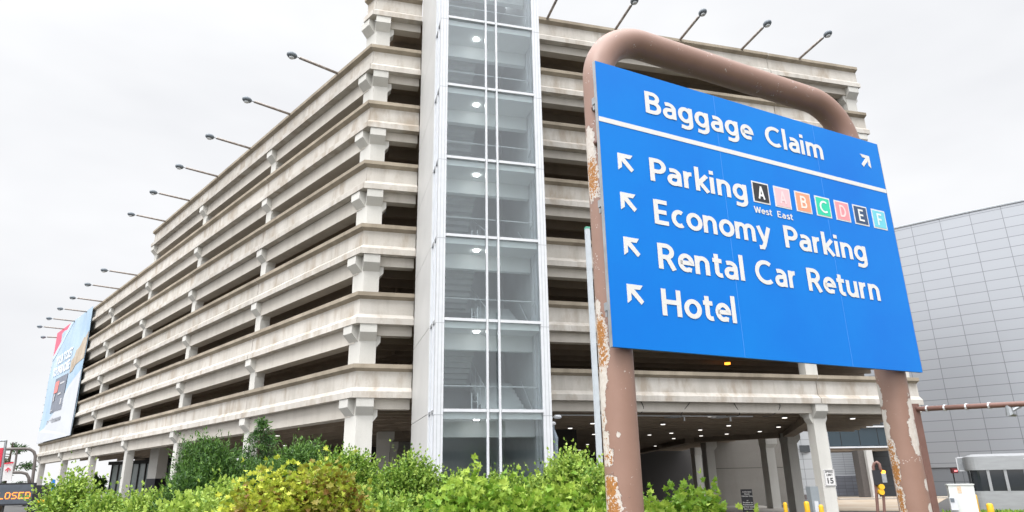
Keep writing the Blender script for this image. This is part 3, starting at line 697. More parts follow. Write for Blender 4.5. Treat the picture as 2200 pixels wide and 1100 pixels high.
b = MB(); pc2 = G(1878, 88.5); b.fbox(lambda t, o, z: pc2 + d * t + n_ * o + ZZ * z, -.3, .4, -.3, .3, 0, zb2 - .4); b.build('pier', 'grey_panel', br)
bay = thing('service_bay', G(1826, 97), 'grey roller door above blockwork seen through the gap under the bridge', 'building')
a_, q_ = G(1770, 97), G(1960, 101)
wall_uv('roller_door', [a_, q_], 2.35, 9, panel_mat('roller door slats', (.40, .42, .45), (.25, .26, .28), 3.0, .28, lw=.03), bay, .6)
wall_uv('block_base', [a_ + Vector((0, -.1, 0)), q_ + Vector((0, -.1, 0))], 0, 2.33, panel_mat('grey blockwork', (.19, .20, .23), (.12, .12, .13), .9, .4, .9, 0, .03, .25), bay, .6)
wall_uv('dark_wall', [G(1880, 95), G(1975, 95)], 0, 8.5, panel_mat('dark metal wall', (.06, .065, .07), (.03, .03, .03), 3, 1.1), bay, .5)
# big curved terminal hall
term = thing('terminal_hall', G(2060, 95), 'huge curved terminal hall clad in silver grey metal panels', 'terminal building')
pts = []
cc = Vector((math.sin(R(33.5)), math.cos(R(33.5)), 0))
a1 = Vector((53.5, 78.9, 0)) + Vector((-.853, .522, 0)) * 13; a3 = a1 + Vector((.853, -.522, 0)) * 62
ch = (a3 - a1); nn_ = ch.cross(ZZ).normalized()
for i in range(41):
    u_ = i / 40; pts.append(a1 + ch * u_ + nn_ * (4 * u_ * (1 - u_) * 4.0))
ztop = 31.4
panelm = panel_mat('silver wall panels', (.35, .365, .39), (.19, .195, .21), 3.05, 1.15, .38, .55, .035, .05)
for i in range(20):
    zc = ztop - .0
wall_uv('curved_wall', pts, 3.0, ztop, panelm, term, 1.0)
wall_uv('dark_base', [p - Vector((0, 0, 0)) + nn_ * -.15 for p in pts], 0, 3.0, panel_mat('darker base panels', (.16, .17, .185), (.08, .085, .09), 3.05, 1.5, .5, .3, .03), term, .8)
b = MB(); b.tube([p + ZZ * (ztop + .06) for p in pts], .14, 6); b.build('roof_edge', 'galv', term)
lv = MB(); c0 = P(2163, 872, 93.5); c1 = P(2275, 872, 93.5); zl0, zl1 = P(2180, 965, 94).z, P(2180, 797, 94).z
dl = (Vector((c1.x, c1.y, 0)) - Vector((c0.x, c0.y, 0))); ll = dl.length; dl.normalize(); nl = dl.cross(ZZ)
def nearest_off(p):   # put the louvre just proud of the curved wall
    return min(((p - q).length, q) for q in pts)[1]
nsl = 40
base_l = Vector((c0.x, c0.y, 0))
lv.box(base_l + dl * ll / 2 + ZZ * (zl0 + zl1) / 2 - nl * .1, dl, nl, ZZ, ll / 2, .1, (zl1 - zl0) / 2, 1)
for i in range(nsl):
    z_ = zl0 + (zl1 - zl0) * (i + .5) / nsl; lv.box(base_l + dl * ll / 2 + ZZ * z_ + nl * .08, dl, nl, ZZ, ll / 2, .07, (zl1 - zl0) / nsl * .22)
lv.build('louvre', ['galv', 'black'], term)

# toll booth
booth = thing('toll_booth', G(2150, 42), 'round cornered stainless steel toll booth with dark windows', 'booth')
Xb = Vector((math.cos(R(-28)), math.sin(R(-28)), 0)); Yb = ZZ.cross(Xb)
bo = P(2082, 1020, 42); bo = Vector((bo.x, bo.y, 0))
def bring(inset, z, w_=5.2, dep=2.4, rc=.45):
    out = []
    cs = [(rc, -dep + rc, 180), (w_ - rc, -dep + rc, 270), (w_ - rc, -rc, 0), (rc, -rc, 90)]
    for cx, cy, a0 in [(rc, rc - 0, 180), (w_ - rc, rc, 270), (w_ - rc, dep - rc, 0), (rc, dep - rc, 90)]:
        for j in range(7):
            a = R(a0 + 90 * j / 6); out.append(bo + Xb * (cx + (rc - inset) * math.cos(a)) + Yb * (cy + (rc - inset) * math.sin(a)) + ZZ * z)
    return out
zr1 = P(2145, 979, 41).z; zr0 = P(2145, 1009, 41).z; zw0 = P(2145, 1056, 41).z
steel = mat('brushed stainless steel', (.36, .37, .38), .45, .3, noise=.12, nscale=1.5, stretch=(1, 1, 6))
b = MB(); b.loft([bring(0, 0), bring(0, zw0)]); b.build('lower_body', steel, booth)
b = MB(); b.loft([bring(.08, zw0), bring(.08, zr0)]); b.build('window_band', 'darkglass', booth)
b = MB(); b.loft([bring(-.05, zr0), bring(-.05, zr1), bring(.3, zr1 + .12)]); b.build('roof_band', steel, booth)
for t in (.8, 1.5, 2.3, 4.2):
    b = MB(); b.box(bo + Xb * t + Yb * .06 + ZZ * (zw0 + zr0) / 2, Xb, Yb, ZZ, .06, .07, (zr0 - zw0) / 2); b.build('window_post', steel, booth)
b = MB(); b.box(bo + Xb * 3.6 + Yb * -.35 + ZZ * (zr0 + zr1) / 2 + ZZ * .02, Xb, Yb, ZZ, .8, .05, .28)
b.box(bo + Xb * 2.6 + Yb * -.2 + ZZ * (zr1 - .15), Xb, Yb, ZZ, .28, .02, .02); b.box(bo + Xb * 2.6 + Yb * -.2 + ZZ * (zr0 + .2), Xb, Yb, ZZ, .28, .02, .02)
b.build('lane_sign', 'signwhite', booth)
b = MB(); q = bo + Xb * 2.6 - Yb * .1; b.tube([q + ZZ * .95, q - Yb * .3 + ZZ * .95, q - Yb * .45 - Xb * .3 + ZZ * .8, q - Yb * .45 - Xb * .38 + ZZ * .2], .04, 8); b.build('grab_rail', 'white_metal', booth)
# lane lamps: small red sign + white square lamp on a bracket
b = MB(); c = P(2050, 1011, 60); b.box(c, Vector((1, 0, 0)), Vector((0, 1, 0)), ZZ, .2, .12, .18); b.box(c + Vector((.03, -.13, -.02)), Vector((1, 0, 0)), Vector((0, 1, 0)), ZZ, .1, .012, .05, 1)
b.tube([Vector((c.x, c.y + .2, 0)), Vector((c.x, c.y + .2, c.z + .1))], .04, 6, 2)
tag(base_mesh(b, 'lane_signal', [mat('dark red housing', (.10, .012, .015), .5), mat('red lamp', (1, .2, .2), .4, emit=(1, .25, .25), es=1.2), 'dark'], (c.x, c.y + .2, 0)), 'small dark red lane signal in front of the curved terminal wall', 'lane signal')
b = MB(); c = P(2071, 997, 43.5); X = Xb
for s1, s2, hx, hz in ((0, .32, .32, .03), (0, -.32, .32, .03), (.3, 0, .03, .32), (-.3, 0, .03, .32)): b.box(c + X * s1 + ZZ * s2, X, Yb, ZZ, hx * .8, .06, hz)
b.box(c, X, Yb, ZZ, .26, .02, .28, 1); b.box(c + X * .35, X, Yb, ZZ, .15, .03, .03)
b.build('side_lamp', ['white_metal', 'galv'], booth)
# white cabinet
cab = thing('utility_cabinet', G(2062, 38), 'white utility cabinet with a rust stain and a small phone box on its side', 'cabinet')
c = P(2061, 1042, 36); Xc = Vector((math.cos(R(-25)), math.sin(R(-25)), 0)); Yc = ZZ.cross(Xc); cb = Vector((c.x, c.y, 0))
M['cabw'] = mat('off white cabinet paint', (.66, .68, .65), .5, noise=.06)
b = MB(); b.box(cb + ZZ * c.z / 2, Xc, Yc, ZZ, .46, .38, c.z / 2); b.build('body', 'cabw', cab)
b = MB(); b.box(cb + ZZ * (c.z + .02), Xc, Yc, ZZ, .49, .41, .025); b.build('lid', 'cabw', cab)
b = MB(); b.box(cb + Xc * -.08 - Yc * .383 + ZZ * (c.z - .18), Xc, Yc, ZZ, .07, .003, .14); b.build('rust_stain', mat('rust stain', (.62, .38, .20), .8, col2=(.66, .60, .50), nscale=8), cab)
b = MB(); q = cb - Xc * .38 - Yc * .46 + ZZ * (c.z - .72); b.box(q, Xc, Yc, ZZ, .13, .08, .26); b.box(q - Yc * .085 + ZZ * .13 - Xc * .04, Xc, Yc, ZZ, .07, .01, .08, 1); b.build('phone_box', ['white_metal', 'lamphead'], cab)

# brown clearance bar: post and long arm
clr = thing('clearance_bar', G(2000, 11, gh(5, 9)), 'brown steel post with a long clearance arm behind the right sign post', 'height bar')
pt_ = P(1962, 868, 11.0); pb = Vector((pt_.x, pt_.y, 0)); b = MB(); b.fbox(lambda t, o, z: pb + dR * t + nR * o + ZZ * z, -.045, .045, -.045, .045, .3, pt_.z); b.build('post', 'brownpipe', clr)
pe = P(2330, 861, 10.0); b = MB(); b.tube([pt_ - ZZ * .07, pe], .033, 10); b.build('arm', 'brownpipe', clr, True)
for u_ in (.09, .21, .35, .49): q = (pt_ - ZZ * .07).lerp(pe, u_); b = MB(); b.tube([q, q + (pe - pt_).normalized() * .02], .042, 10); b.build('strap', 'white_metal', clr)
q = (pt_ - ZZ * .05).lerp(pe, .6); b = MB(); b.tube([q, q - ZZ * .12, q - ZZ * .13 + dR * .08], [.03, .045, .02], 8); b.tube([q + dR * .2 - ZZ * .02, q - ZZ * .1], .02, 6); b.build('fitting', 'galv', clr)

# candy cane gate arm with signal
gs = thing('gate_signal', G(1890, 30), 'bent brown pipe gate stand with black box and yellow signal lamps', 'gate signal')
g0 = P(1882, 1100, 30); gx = Vector((.93, -.37, 0)); Dg = 30
def gp(x, y): return P(x, y, Dg)
b = MB(); arc = [(1888, 1150), (1886, 1100), (1883, 1060), (1879, 1020), (1876, 1003), (1878, 996), (1884, 993), (1889, 997), (1891, 1005), (1893, 1014)]
b.tube([gp(*q) for q in arc], .055, 8); b.build('bent_pipe', 'brownpipe', gs, True)
b = MB(); b.tube([gp(1903, 1150), gp(1898, 1062)], .05, 8); b.build('post', 'brownpipe', gs)
b = MB(); b.box(gp(1885, 1026), gx, ZZ.cross(gx), ZZ, .14, .12, .26); b.build('controller', 'black', gs)
b = MB(); b.box(gp(1896, 1027), gx, ZZ.cross(gx), ZZ, .13, .08, .16); b.build('side_box', 'galv', gs)
b = MB(); c = gp(1897.5, 1014); b.tube([c - Vector((0, .06, 0)), c + Vector((0, .08, 0))], .06, 12); b.build('warning_lamp', 'orangelt', gs)
for y_ in (1046, 1057): b = MB(); c = gp(1891.5, y_); b.tube([c - Vector((.02, .16, 0)), c + Vector((0, .05, 0))], [.1, .1], 12); b.build('signal_head', 'yellow', gs)

# ------------------------------------------------------------------ advertising banner
ban = thing('advertising_banner', FL(60, .1, 7.0), 'tall faded travel advertisement banner hung on the far end of the garage', 'banner')
Tr, Tl = 51.7, 68.35
def BF(u, z, e=.0):    # u 0 at the left (far) edge as read from outside
    return FL(Tl - (Tl - Tr) * u, .14 + .03 * math.sin(u * 7 + z) + e, z)
b = MB(); nu, nv = 24, 20; zt0, zt1 = 7.15, 19.6
for s_ in (0, -.04):
    for i in range(nu + 1):
        for j in range(nv + 1): b.v.append(tuple(BF(i / nu, zt0 + (zt1 - zt0) * j / nv, s_)))
st = (nu + 1) * (nv + 1)
for i in range(nu):
    for j in range(nv):
        a = i * (nv + 1) + j; b.f.append((a, a + nv + 1, a + nv + 2, a + 1)); b.m.append(0); b.f.append((st + a + 1, st + a + nv + 2, st + a + nv + 1, st + a)); b.m.append(0)
for i in range(nu):
    for j in (0, nv): a = i * (nv + 1) + j; b.f.append((a, a + nv + 1, st + a + nv + 1, st + a)); b.m.append(0)
for j in range(nv):
    for i in (0, nu): a = i * (nv + 1) + j; b.f.append((a, a + 1, st + a + 1, st + a)); b.m.append(0)
b.build('fabric', mat('sun faded print ground', (.28, .42, .56), .7, col2=(.47, .57, .66), nscale=.16, stretch=(1, 1, .6)), ban)
def bpoly(name, pts, mt, e=.03):
    b = MB(); n = len(pts); top = [BF(u, zt0 + (zt1 - zt0) * v, e) for u, v in pts]; low = [BF(u, zt0 + (zt1 - zt0) * v, e - .02) for u, v in pts]
    b.loft([low, top]); return b.build(name, mt, ban)
bpoly('white_field', [(.0, .0), (1, .0), (1, .50), (.72, .42), (.42, .24), (.16, .12), (0, .10)], mat('pale print', (.56, .58, .62), .7, noise=.08, nscale=.3))
bpoly('red_stripe', [(0, .78), (.12, .84), (.30, .93), (.42, .999), (.0, .999)], mat('red print', (.80, .13, .20), .7))
bpoly('pale_stripe', [(.12, .84), (.30, .93), (.42, .999), (.52, .999), (.36, .90), (.14, .79), (0, .73), (0, .78)], mat('pale blue print', (.50, .62, .74), .7))
rk = mat('rock print', (.36, .28, .20), .8, col2=(.52, .46, .38), nscale=1.2)
bpoly('rock_picture', [(.66, .52), (.74, .53), (.80, .565), (1, .585), (1, .80), (.94, .76), (.90, .77), (.84, .71), (.76, .69), (.73, .64), (.66, .62)], rk, .035)
bpoly('card_picture', [(.27, .235), (.62, .235), (.62, .53), (.27, .53)], mat('card print', (.21, .23, .28), .6, noise=.3, nscale=.8), .05)
bpoly('card_picture', [(.30, .40), (.40, .40), (.40, .50), (.30, .50)], mat('card red print', (.72, .22, .20), .6), .07)
cbn = MB()
for u0_, u1_, v0_, v1_ in ((.32, .345, .33, .39), (.44, .56, .46, .475), (.44, .52, .37, .385), (.55, .58, .28, .33), (.29, .34, .25, .26)):
    cbn.loft([[BF(u, zt0 + (zt1 - zt0) * v, e_) for u, v in ((u0_, v0_), (u1_, v0_), (u1_, v1_), (u0_, v1_))] for e_ in (.05, .075)])
cbn.build('card_marks', mat('pale card print', (.5, .5, .52), .6), ban)
def btext(s_, u0, u1, v0, cap, mt):
    b = MB(); v, f = text_mesh(s_, .03); a = min(q[0] for q in v); c = max(q[0] for q in v)
    for q in v: b.v.append(tuple(BF(u0 + (u1 - u0) * (q[0] - a) / (c - a), zt0 + (zt1 - zt0) * v0 + (q[1] - CAP0) / CAPH * cap, .06)))
    for p in f: b.f.append(p); b.m.append(0)
    b.build('lettering', mt, ban)
M['printwhite'] = mat('white print', (.85, .86, .88), .7)
btext('YOUR TICKET', .16, .66, .665, .95, 'printwhite'); btext('TO PARADISE', .13, .63, .565, .95, 'printwhite')
btext('tryavisitnow.com', .22, .66, .145, .55, mat('grey print', (.26, .27, .30), .7))
bb = MB()
for i in range(14): z_ = 8.0 + i * .85; bb.box(FL(Tl + .06, .12, z_), dL, nL, ZZ, .05, .05, .05)
bb.build('fixings', 'galv', ban)

# ------------------------------------------------------------------ the blue guide sign
sg = thing('guide_sign', Vector((.9, 5.1, .9)), 'large blue airport guide sign with white lettering on a bent brown pipe frame', 'guide sign')
SA = Vector((.718, 4.948, 0)); sx = Vector((.8899, .4562, 0)); sn = Vector((.4562, -.8899, 0))
SW, S0, S1 = 3.549, 3.311, 5.717
def SP(s_, z, e=0.0): return SA + sx * s_ + sn * e + ZZ * z
b = MB(); b.hexa([SP(0, S0, -.03), SP(SW, S0, -.03), SP(SW, S0, 0), SP(0, S0, 0), SP(0, S1, -.03), SP(SW, S1, -.03), SP(SW, S1, 0), SP(0, S1, 0)])
panel = b.build('sign_panel', 'blue', sg)
seam = mat('panel seam', (.06, .26, .72), .5)
for s_ in (1.289, 2.575):
    b = MB(); b.hexa([SP(s_ + q[0], q[1], q[2]) for q in ((-.002, S0, -.001), (.002, S0, -.001), (.002, S0, .001), (-.002, S0, .001), (-.002, S1, -.001), (.002, S1, -.001), (.002, S1, .001), (-.002, S1, .001))]); b.build('panel_seam', seam, panel)
b = MB(); b.hexa([SP(s_, z, e_) for s_, z, e_ in ((.004, 5.153, 0), (SW - .004, 5.153, 0), (SW - .004, 5.153, .003), (.004, 5.153, .003), (.004, 5.196, 0), (SW - .004, 5.196, 0), (SW - .004, 5.196, .003), (.004, 5.196, .003))]); b.build('white_rule', 'signwhite', panel)
for s0_, s1_ in ((-.004, 0), (SW, SW + .004)):
    b = MB(); b.hexa([SP(s0_, S0, -.032), SP(s1_, S0, -.032), SP(s1_, S0, .002), SP(s0_, S0, .002), SP(s0_, S1, -.032), SP(s1_, S1, -.032), SP(s1_, S1, .002), SP(s0_, S1, .002)]); b.build('panel_edge', 'galv', panel)
def sword(s_, x0, x1, base, cap, bold=.086, mt='signwhite'):
    b = MB(); stroke_word(b, s_, SA, sx, ZZ, x0, x1, base, cap, sn, .004, bold); b.build('word', mt, panel)
for a in (('Baggage', .49, 1.734, 5.349, .209), ('Claim', 1.885, 2.661, 5.349, .209), ('Parking', .478, 1.549, 4.717, .209), ('Economy', .484, 1.775, 4.342, .212), ('Parking', 1.942, 3.035, 4.342, .212),
          ('Rental', .486, 1.394, 3.965, .214), ('Car', 1.524, 2.005, 3.965, .214), ('Return', 2.158, 3.126, 3.965, .214), ('Hotel', .483, 1.244, 3.588, .214)): sword(*a)
sword('West', 1.61, 1.828, 4.622, .062, .085); sword('East', 1.895, 2.09, 4.622, .062, .085)
def arrow(x, z, sz, flip=False):
    # corner at the upper left; two arms and a diagonal shaft
    t = .24; d_ = t / math.sqrt(2)
    pts = [(0, 1), (.98, 1), (.80, 1 - t), (t + .20, 1 - t), (1.0, .16 + .02), (1.0 - .17, 0), (t, 1 - t - .20), (t, .20), (0, .0 + .02)]
    b = MB(); q = [((1 - u) if flip else u, v) for u, v in pts]
    if flip: q = list(reversed(q))
    b.loft([[SP(x + u * sz, z + v * sz, e_) for u, v in reversed(q)] for e_ in (0, .004)]); b.build('arrow', 'signwhite', panel)
for z_ in (4.902, 4.559, 4.183, 3.803): arrow(.162, z_ - .152, .152)
arrow(3.232, 5.396, .142, True)
for s_, x, cl, lc in (('A', 1.622, (.02, .02, .025), (.8, .8, .8)), ('A', 1.892, (.82, .50, .54), (.86, .62, .64)), ('B', 2.162, (.92, .33, .20), (.84, .72, .66)), ('C', 2.429, (.02, .60, .38), (.72, .82, .78)),
                      ('D', 2.697, (.85, .30, .34), (.86, .62, .62)), ('E', 2.963, (.03, .07, .16), (.72, .74, .74)), ('F', 3.238, (.16, .58, .70), (.70, .82, .84))):
    zb = 4.727; q_ = .206
    def bx_(x0, x1, z0, z1, e0, e1, nm, mt):
        b = MB(); b.hexa([SP(s1_, z_, e_) for z_ in (z0,) for s1_, e_ in ((x0, e0), (x1, e0), (x1, e1), (x0, e1))] + [SP(s1_, z1, e_) for s1_, e_ in ((x0, e0), (x1, e0), (x1, e1), (x0, e1))]); b.build(nm, mt, panel)
    bx_(x, x + q_, zb, zb + q_, 0, .003, 'badge_border', 'signwhite')
    bx_(x + .014, x + q_ - .014, zb + .014, zb + q_ - .014, .003, .005, 'badge', mat('badge colour ' + s_, cl, .5, noise=.05))
    wd = GADV[s_] * .125
    b = MB(); stroke_word(b, s_, SA, sx, ZZ, x + q_ / 2 - wd / 2, x + q_ / 2 + wd / 2, zb + .04, .125, sn, .007); b.build('badge_letter', mat('badge letter ' + s_, lc, .5), panel)
# bent pipe frame with paint wear
PR = .132; OFF = -.03 - .04 - PR
path = []; sL, sR_, zc_, rb = .165, 3.36, 6.19, .50
z = .5
while z < zc_ - rb: path.append(SP(sL, z, OFF)); z += .02
for i in range(31): a = R(180 - 3 * i); path.append(SP(sL + rb + rb * math.cos(a), zc_ - rb + rb * math.sin(a), OFF))
s_ = sL + rb + .03
while s_ < sR_ - rb: path.append(SP(s_, zc_, OFF)); s_ += .03
for i in range(31): a = R(90 - 3 * i); path.append(SP(sR_ - rb + rb * math.cos(a), zc_ - rb + rb * math.sin(a), OFF))
z = zc_ - rb - .02
while z > .5: path.append(SP(sR_, z, OFF)); z -= .02
def ang(p, c):    # angle round a post: 0 facing the viewer, minus to the left
    a0 = math.atan2(-c.x, -c.y); a = math.atan2(p.x - c.x, p.y - c.y); d = (a0 - a + math.pi) % (2 * math.pi) - math.pi; return d
postL, postR = SP(sL, 0, OFF), SP(sR_, 0, OFF)
# wear patches: (angle deg, half width deg, z, half height, primer amount, rust amount)
WL = [(a_ * .86, h_ * 1.2, z_, hz_, p_, r_) for a_, h_, z_, hz_, p_, r_ in [(-66, 26, 5.02, .18, 1.1, .1), (-58, 28, 4.74, .20, 1.1, 1.0), (-70, 15, 3.66, .05, 1, 0), (-64, 26, 3.45, .16, 1, 1.1), (-58, 26, 3.28, .12, 1, .9), (-66, 22, 3.10, .09, 1, .1), (-75, 18, 2.96, .10, 1, .1),
      (-76, 16, 2.82, .09, 1, .5), (-68, 18, 2.66, .07, 1, .5), (-60, 22, 2.55, .07, 1, .7), (-55, 26, 2.34, .09, 1, 1.2), (-52, 30, 2.20, .12, 1, 1.0), (-50, 30, 2.0, .2, 1, .8), (-8, 5, 2.70, .02, 1, 0)]]
WR = [(-70, 20, 3.12, .11, 1, 0), (-62, 20, 2.93, .06, 1, 0), (-66, 24, 2.78, .12, 1, .1), (-58, 26, 2.60, .12, 1, .9), (-52, 26, 2.42, .14, 1, 1.1), (-52, 22, 2.2, .12, 1, 1.0), (-48, 20, 2.06, .12, 1, .9),
      (68, 24, 2.98, .12, 1, 0), (58, 30, 2.76, .12, 1, 0), (52, 16, 2.62, .06, 1, 0), (72, 16, 2.30, .06, 1, .1), (68, 16, 2.10, .05, 1, 0)]
NS = 56; b = MB(); up = sn.copy(); wear = []; rust = []
rings = []
for i, p in enumerate(path):
    d = (path[min(i + 1, len(path) - 1)] - path[max(i - 1, 0)]).normalized(); up = (up - d * up.dot(d)).normalized(); sd_ = d.cross(up)
    ring = []
    for j in range(NS):
        a = 2 * math.pi * j / NS; q = p + (up * math.cos(a) + sd_ * math.sin(a)) * PR; ring.append(q)
        wv = 0; rv = 0
        if p.z < 5.4 :
            left = (p - postL).to_2d().length < (p - postR).to_2d().length
            al = math.degrees(ang(q, postL if left else postR))
            for a0, ha, z0, hz, pa, ra in (WL if left else WR):
                g_ = math.exp(-(((al - a0) / ha) ** 2) ** 1.5 - (((q.z - z0) / hz) ** 2) ** 1.5)
                wv = max(wv, g_ * pa); rv = max(rv, g_ * ra)
        wear.append(wv); rust.append(rv)
    rings.append(ring)
b.loft(rings)
pipe = b.build('pipe_frame', 'brownpipe', sg, True)
for nm, dat in (('wear', wear), ('rust', rust)):
    at = pipe.data.attributes.new(nm, 'FLOAT', 'POINT'); at.data.foreach_set('value', dat)
PM = bpy.data.materials.new('flaking brown paint over primer and rust'); PM.use_nodes = True; nt = PM.node_tree; bs = nt.nodes['Principled BSDF']
def nd(t, **k):
    n = nt.nodes.new(t)
    for a, v in k.items(): setattr(n, a, v)
    return n
tcn = nd('ShaderNodeTexCoord')
def nz(sc_, det=6, ro=.6):
    n = nd('ShaderNodeTexNoise'); n.inputs['Scale'].default_value = sc_; n.inputs['Detail'].default_value = det; n.inputs['Roughness'].default_value = ro; nt.links.new(tcn.outputs['Object'], n.inputs['Vector']); return n.outputs[0]
def mth(op, a, c):
    n = nd('ShaderNodeMath', operation=op)
    for i, v in enumerate((a, c)):
        if isinstance(v, (int, float)): n.inputs[i].default_value = v
        else: nt.links.new(v, n.inputs[i])
    return n.outputs[0]
aw = nd('ShaderNodeAttribute', attribute_name='wear').outputs['Fac']; ar_ = nd('ShaderNodeAttribute', attribute_name='rust').outputs['Fac']
n1 = nz(14, 9, .72); n2 = nz(48, 7, .7); n3 = nz(5, 4)
wsum = mth('ADD', aw, mth('MULTIPLY', mth('SUBTRACT', n1, .5), 2.0))
wmask = mth('GREATER_THAN', wsum, .42)
edge = mth('GREATER_THAN', wsum, .36)
rsum = mth('ADD', mth('MULTIPLY', ar_, .9), mth('MULTIPLY', mth('SUBTRACT', n2, .5), 3.4))
rmask = mth('GREATER_THAN', rsum, .62)
def mixn(f, a, c):
    n = nd('ShaderNodeMixRGB')
    nt.links.new(f, n.inputs[0])
    for i, v in ((1, a), (2, c)):
        if isinstance(v, tuple): n.inputs[i].default_value = v[:3] + (1,)
        else: nt.links.new(v, n.inputs[i])
    return n.outputs[0]
paint = mixn(n3, (.235, .135, .102), (.305, .185, .142))
rustc = mixn(nz(70, 5), (.07, .022, .008), (.60, .27, .07))
prim = mixn(nz(30, 6, .7), (.40, .33, .27), (.68, .66, .64))
c1 = mixn(mth('MULTIPLY', rmask, 1.0), prim, rustc)
c2 = mixn(edge, paint, (.18, .10, .08)); c3 = mixn(wmask, c2, c1)
# faint white scuffs
sc1 = mth('GREATER_THAN', mth('MULTIPLY', nz(7, 2), nz(60, 3)), .41); c3 = mixn(sc1, c3, (.55, .5, .48))
nt.links.new(c3, bs.inputs['Base Color'])
rgh = nd('ShaderNodeMapRange'); nt.links.new(wmask, rgh.inputs[0]); rgh.inputs['To Min'].default_value = .45; rgh.inputs['To Max'].default_value = .85; nt.links.new(rgh.outputs[0], bs.inputs['Roughness'])
bpn = nd('ShaderNodeBump'); bpn.inputs['Distance'].default_value = .006; bpn.inputs['Strength'].default_value = .7
hsum = mth('SUBTRACT', mth('MULTIPLY', n3, .25), wmask); nt.links.new(hsum, bpn.inputs['Height']); nt.links.new(bpn.outputs[0], bs.inputs['Normal'])
pipe.data.materials.clear(); pipe.data.materials.append(PM)
for s_, z_ in ((sL - PR * .80, 5.34), (sL - PR * .78, 5.02)):
    b = MB(); c = SP(s_, z_, OFF + .07); dq = (sn * .7 - sx * .7); b.tube([c - dq * .03, c + dq * .035, c + dq * .045], [.024, .024, .014], 8); b.build('bolt', 'brownpipe', sg, True)
for z_ in (5.36, 4.45, 3.62):
    for s_, sg_ in ((sL, 1), (sR_, 1)):
        b = MB(); b.box(SP(s_ - .07, z_, -.05), sx, sn, ZZ, .10, .022, .03); b.box(SP(s_ - .15, z_ - .02, -.06), sx, sn, ZZ, .012, .012, .055); b.build('clamp', 'galv', sg)

# ------------------------------------------------------------------ far left: message board, pipe gantry, banners
vm = thing('message_board', G(0, 46), 'trailer mounted electronic message board with orange letters reading closed', 'message board')
va, vb = P(-90, 1048, 46), P(78, 1037, 45); vx = Vector((vb.x - va.x, vb.y - va.y, 0)); vw = vx.length; vx.normalize(); vn = vx.cross(ZZ)
vz1 = P(78, 1037, 45).z; vz0 = P(73, 1085, 45).z; vo = Vector((va.x, va.y, 0))
b = MB(); b.box(vo + vx * vw / 2 + ZZ * (vz0 + vz1) / 2 - vn * .06, vx, vn, ZZ, vw / 2, .06, (vz1 - vz0) / 2); b.build('frame', 'black', vm)
b = MB(); b.box(vo + vx * vw / 2 + ZZ * (vz0 + vz1) / 2 + vn * .004, vx, vn, ZZ, vw / 2 - .08, .004, (vz1 - vz0) / 2 - .08)
b.build('screen', mat('grey led screen', (.09, .105, .13), .35, noise=.3, nscale=2), vm)
led = mat('amber led', (1, .35, .05), .5, emit=(1, .20, .02), es=1.6)
GL = {'C': ['01110', '10001', '10000', '10000', '10000', '10001', '01110'], 'L': ['10000', '10000', '10000', '10000', '10000', '10000', '11111'], 'O': ['01110', '10001', '10001', '10001', '10001', '10001', '01110'],
      'S': ['01111', '10000', '10000', '01110', '00001', '00001', '11110'], 'E': ['11111', '10000', '10000', '11110', '10000', '10000', '11111'], 'D': ['11110', '10001', '10001', '10001', '10001', '10001', '11110']}
xr = vw - .16; dp = .047
for ch in reversed('CLOSED'):
    b = MB()
    for rI, row in enumerate(GL[ch]):
        for cI, v in enumerate(row):
            if v == '1': b.box(vo + vx * (xr - (4 - cI) * dp - dp / 2) + ZZ * (vz0 + .34 + (6 - rI) * dp) + vn * .012, vx, vn, ZZ, dp * .46, .004, dp * .46)
    b.build('letter', led, vm); xr -= .295
b = MB()
for u_ in (.62, .95): b.tube([vo + vx * vw * u_ - vn * .1, vo + vx * vw * u_ - vn * .1 + ZZ * vz0], .05, 6)
b.build('mast', 'dark', vm)
b = MB(); c = P(88, 1071, 49); b.box(Vector((c.x, c.y, 1.3)), vx, vn, ZZ, .3, .5, 1.3); b.build('control_box', 'black', vm)
b = MB(); c = P(88, 1076, 48.2); b.box(c, vx, vn, ZZ, .18, .02, .1); b.build('reflector', 'yellow', vm)
# pipe gantry
gn = thing('pipe_gantry', G(70, 54), 'rounded grey brown pipe sign frame seen from behind at the far left', 'sign gantry')
M['gpipe'] = mat('grey brown pipe', (.16, .14, .13), .5)
def gq(x, y): return P(x, y, 54)
b = MB(); b.tube([gq(-60, 966), gq(15, 965), gq(55, 964), gq(66, 966), gq(73, 971), gq(76, 980), gq(75, 990), gq(70, 1030), gq(66, 1080)], .09, 10); b.build('outer_frame', 'gpipe', gn, True)
b = MB(); b.tube([gq(37, 966), gq(33, 995), gq(28, 1015)], .06, 8); b.build('strut', 'gpipe', gn)
b = MB(); b.tube([gq(-30, 1014), gq(20, 1015), gq(46, 1015), gq(57, 1018), gq(62, 1027), gq(63, 1050)], .09, 10); b.build('inner_frame', 'gpipe', gn, True)
# banner pole
bp_ = thing('banner_pole', G(8, 50), 'slim grey pole with red and white hanging banners at the left edge', 'banner pole')
b = MB(); b.tube([P(-4, 1085, 50), P(1, 1032, 50), P(13, 946, 50)], .07, 8); b.tube([P(-30, 948, 50), P(13, 947, 50)], .045, 6); b.build('pole', 'galv', bp_)
def quadplate(pix, D, nm, mt, par, th=.03, e=0):
    pl = [P(x, y, D - e) for x, y in pix]; b = MB(); d = Vector((0, th, 0)); b.loft([[q + d for q in pl], pl]); return b.build(nm, mt, par)
quadplate([(-25, 1000), (1, 1004), (7, 962), (-22, 966)], 50, 'red_banner', mat('red banner cloth', (.72, .05, .09), .7), bp_)
quadplate([(4, 1033), (24, 1033), (29, 993), (9, 996)], 49.8, 'white_banner', mat('white banner cloth', (.80, .78, .78), .7), bp_)
quadplate([(8.6, 997.5), (28.8, 995), (29.1, 992), (8.9, 994.8)], 49.8, 'banner_header', mat('red header cloth', (.7, .05, .08), .7), bp_, .02, .06)
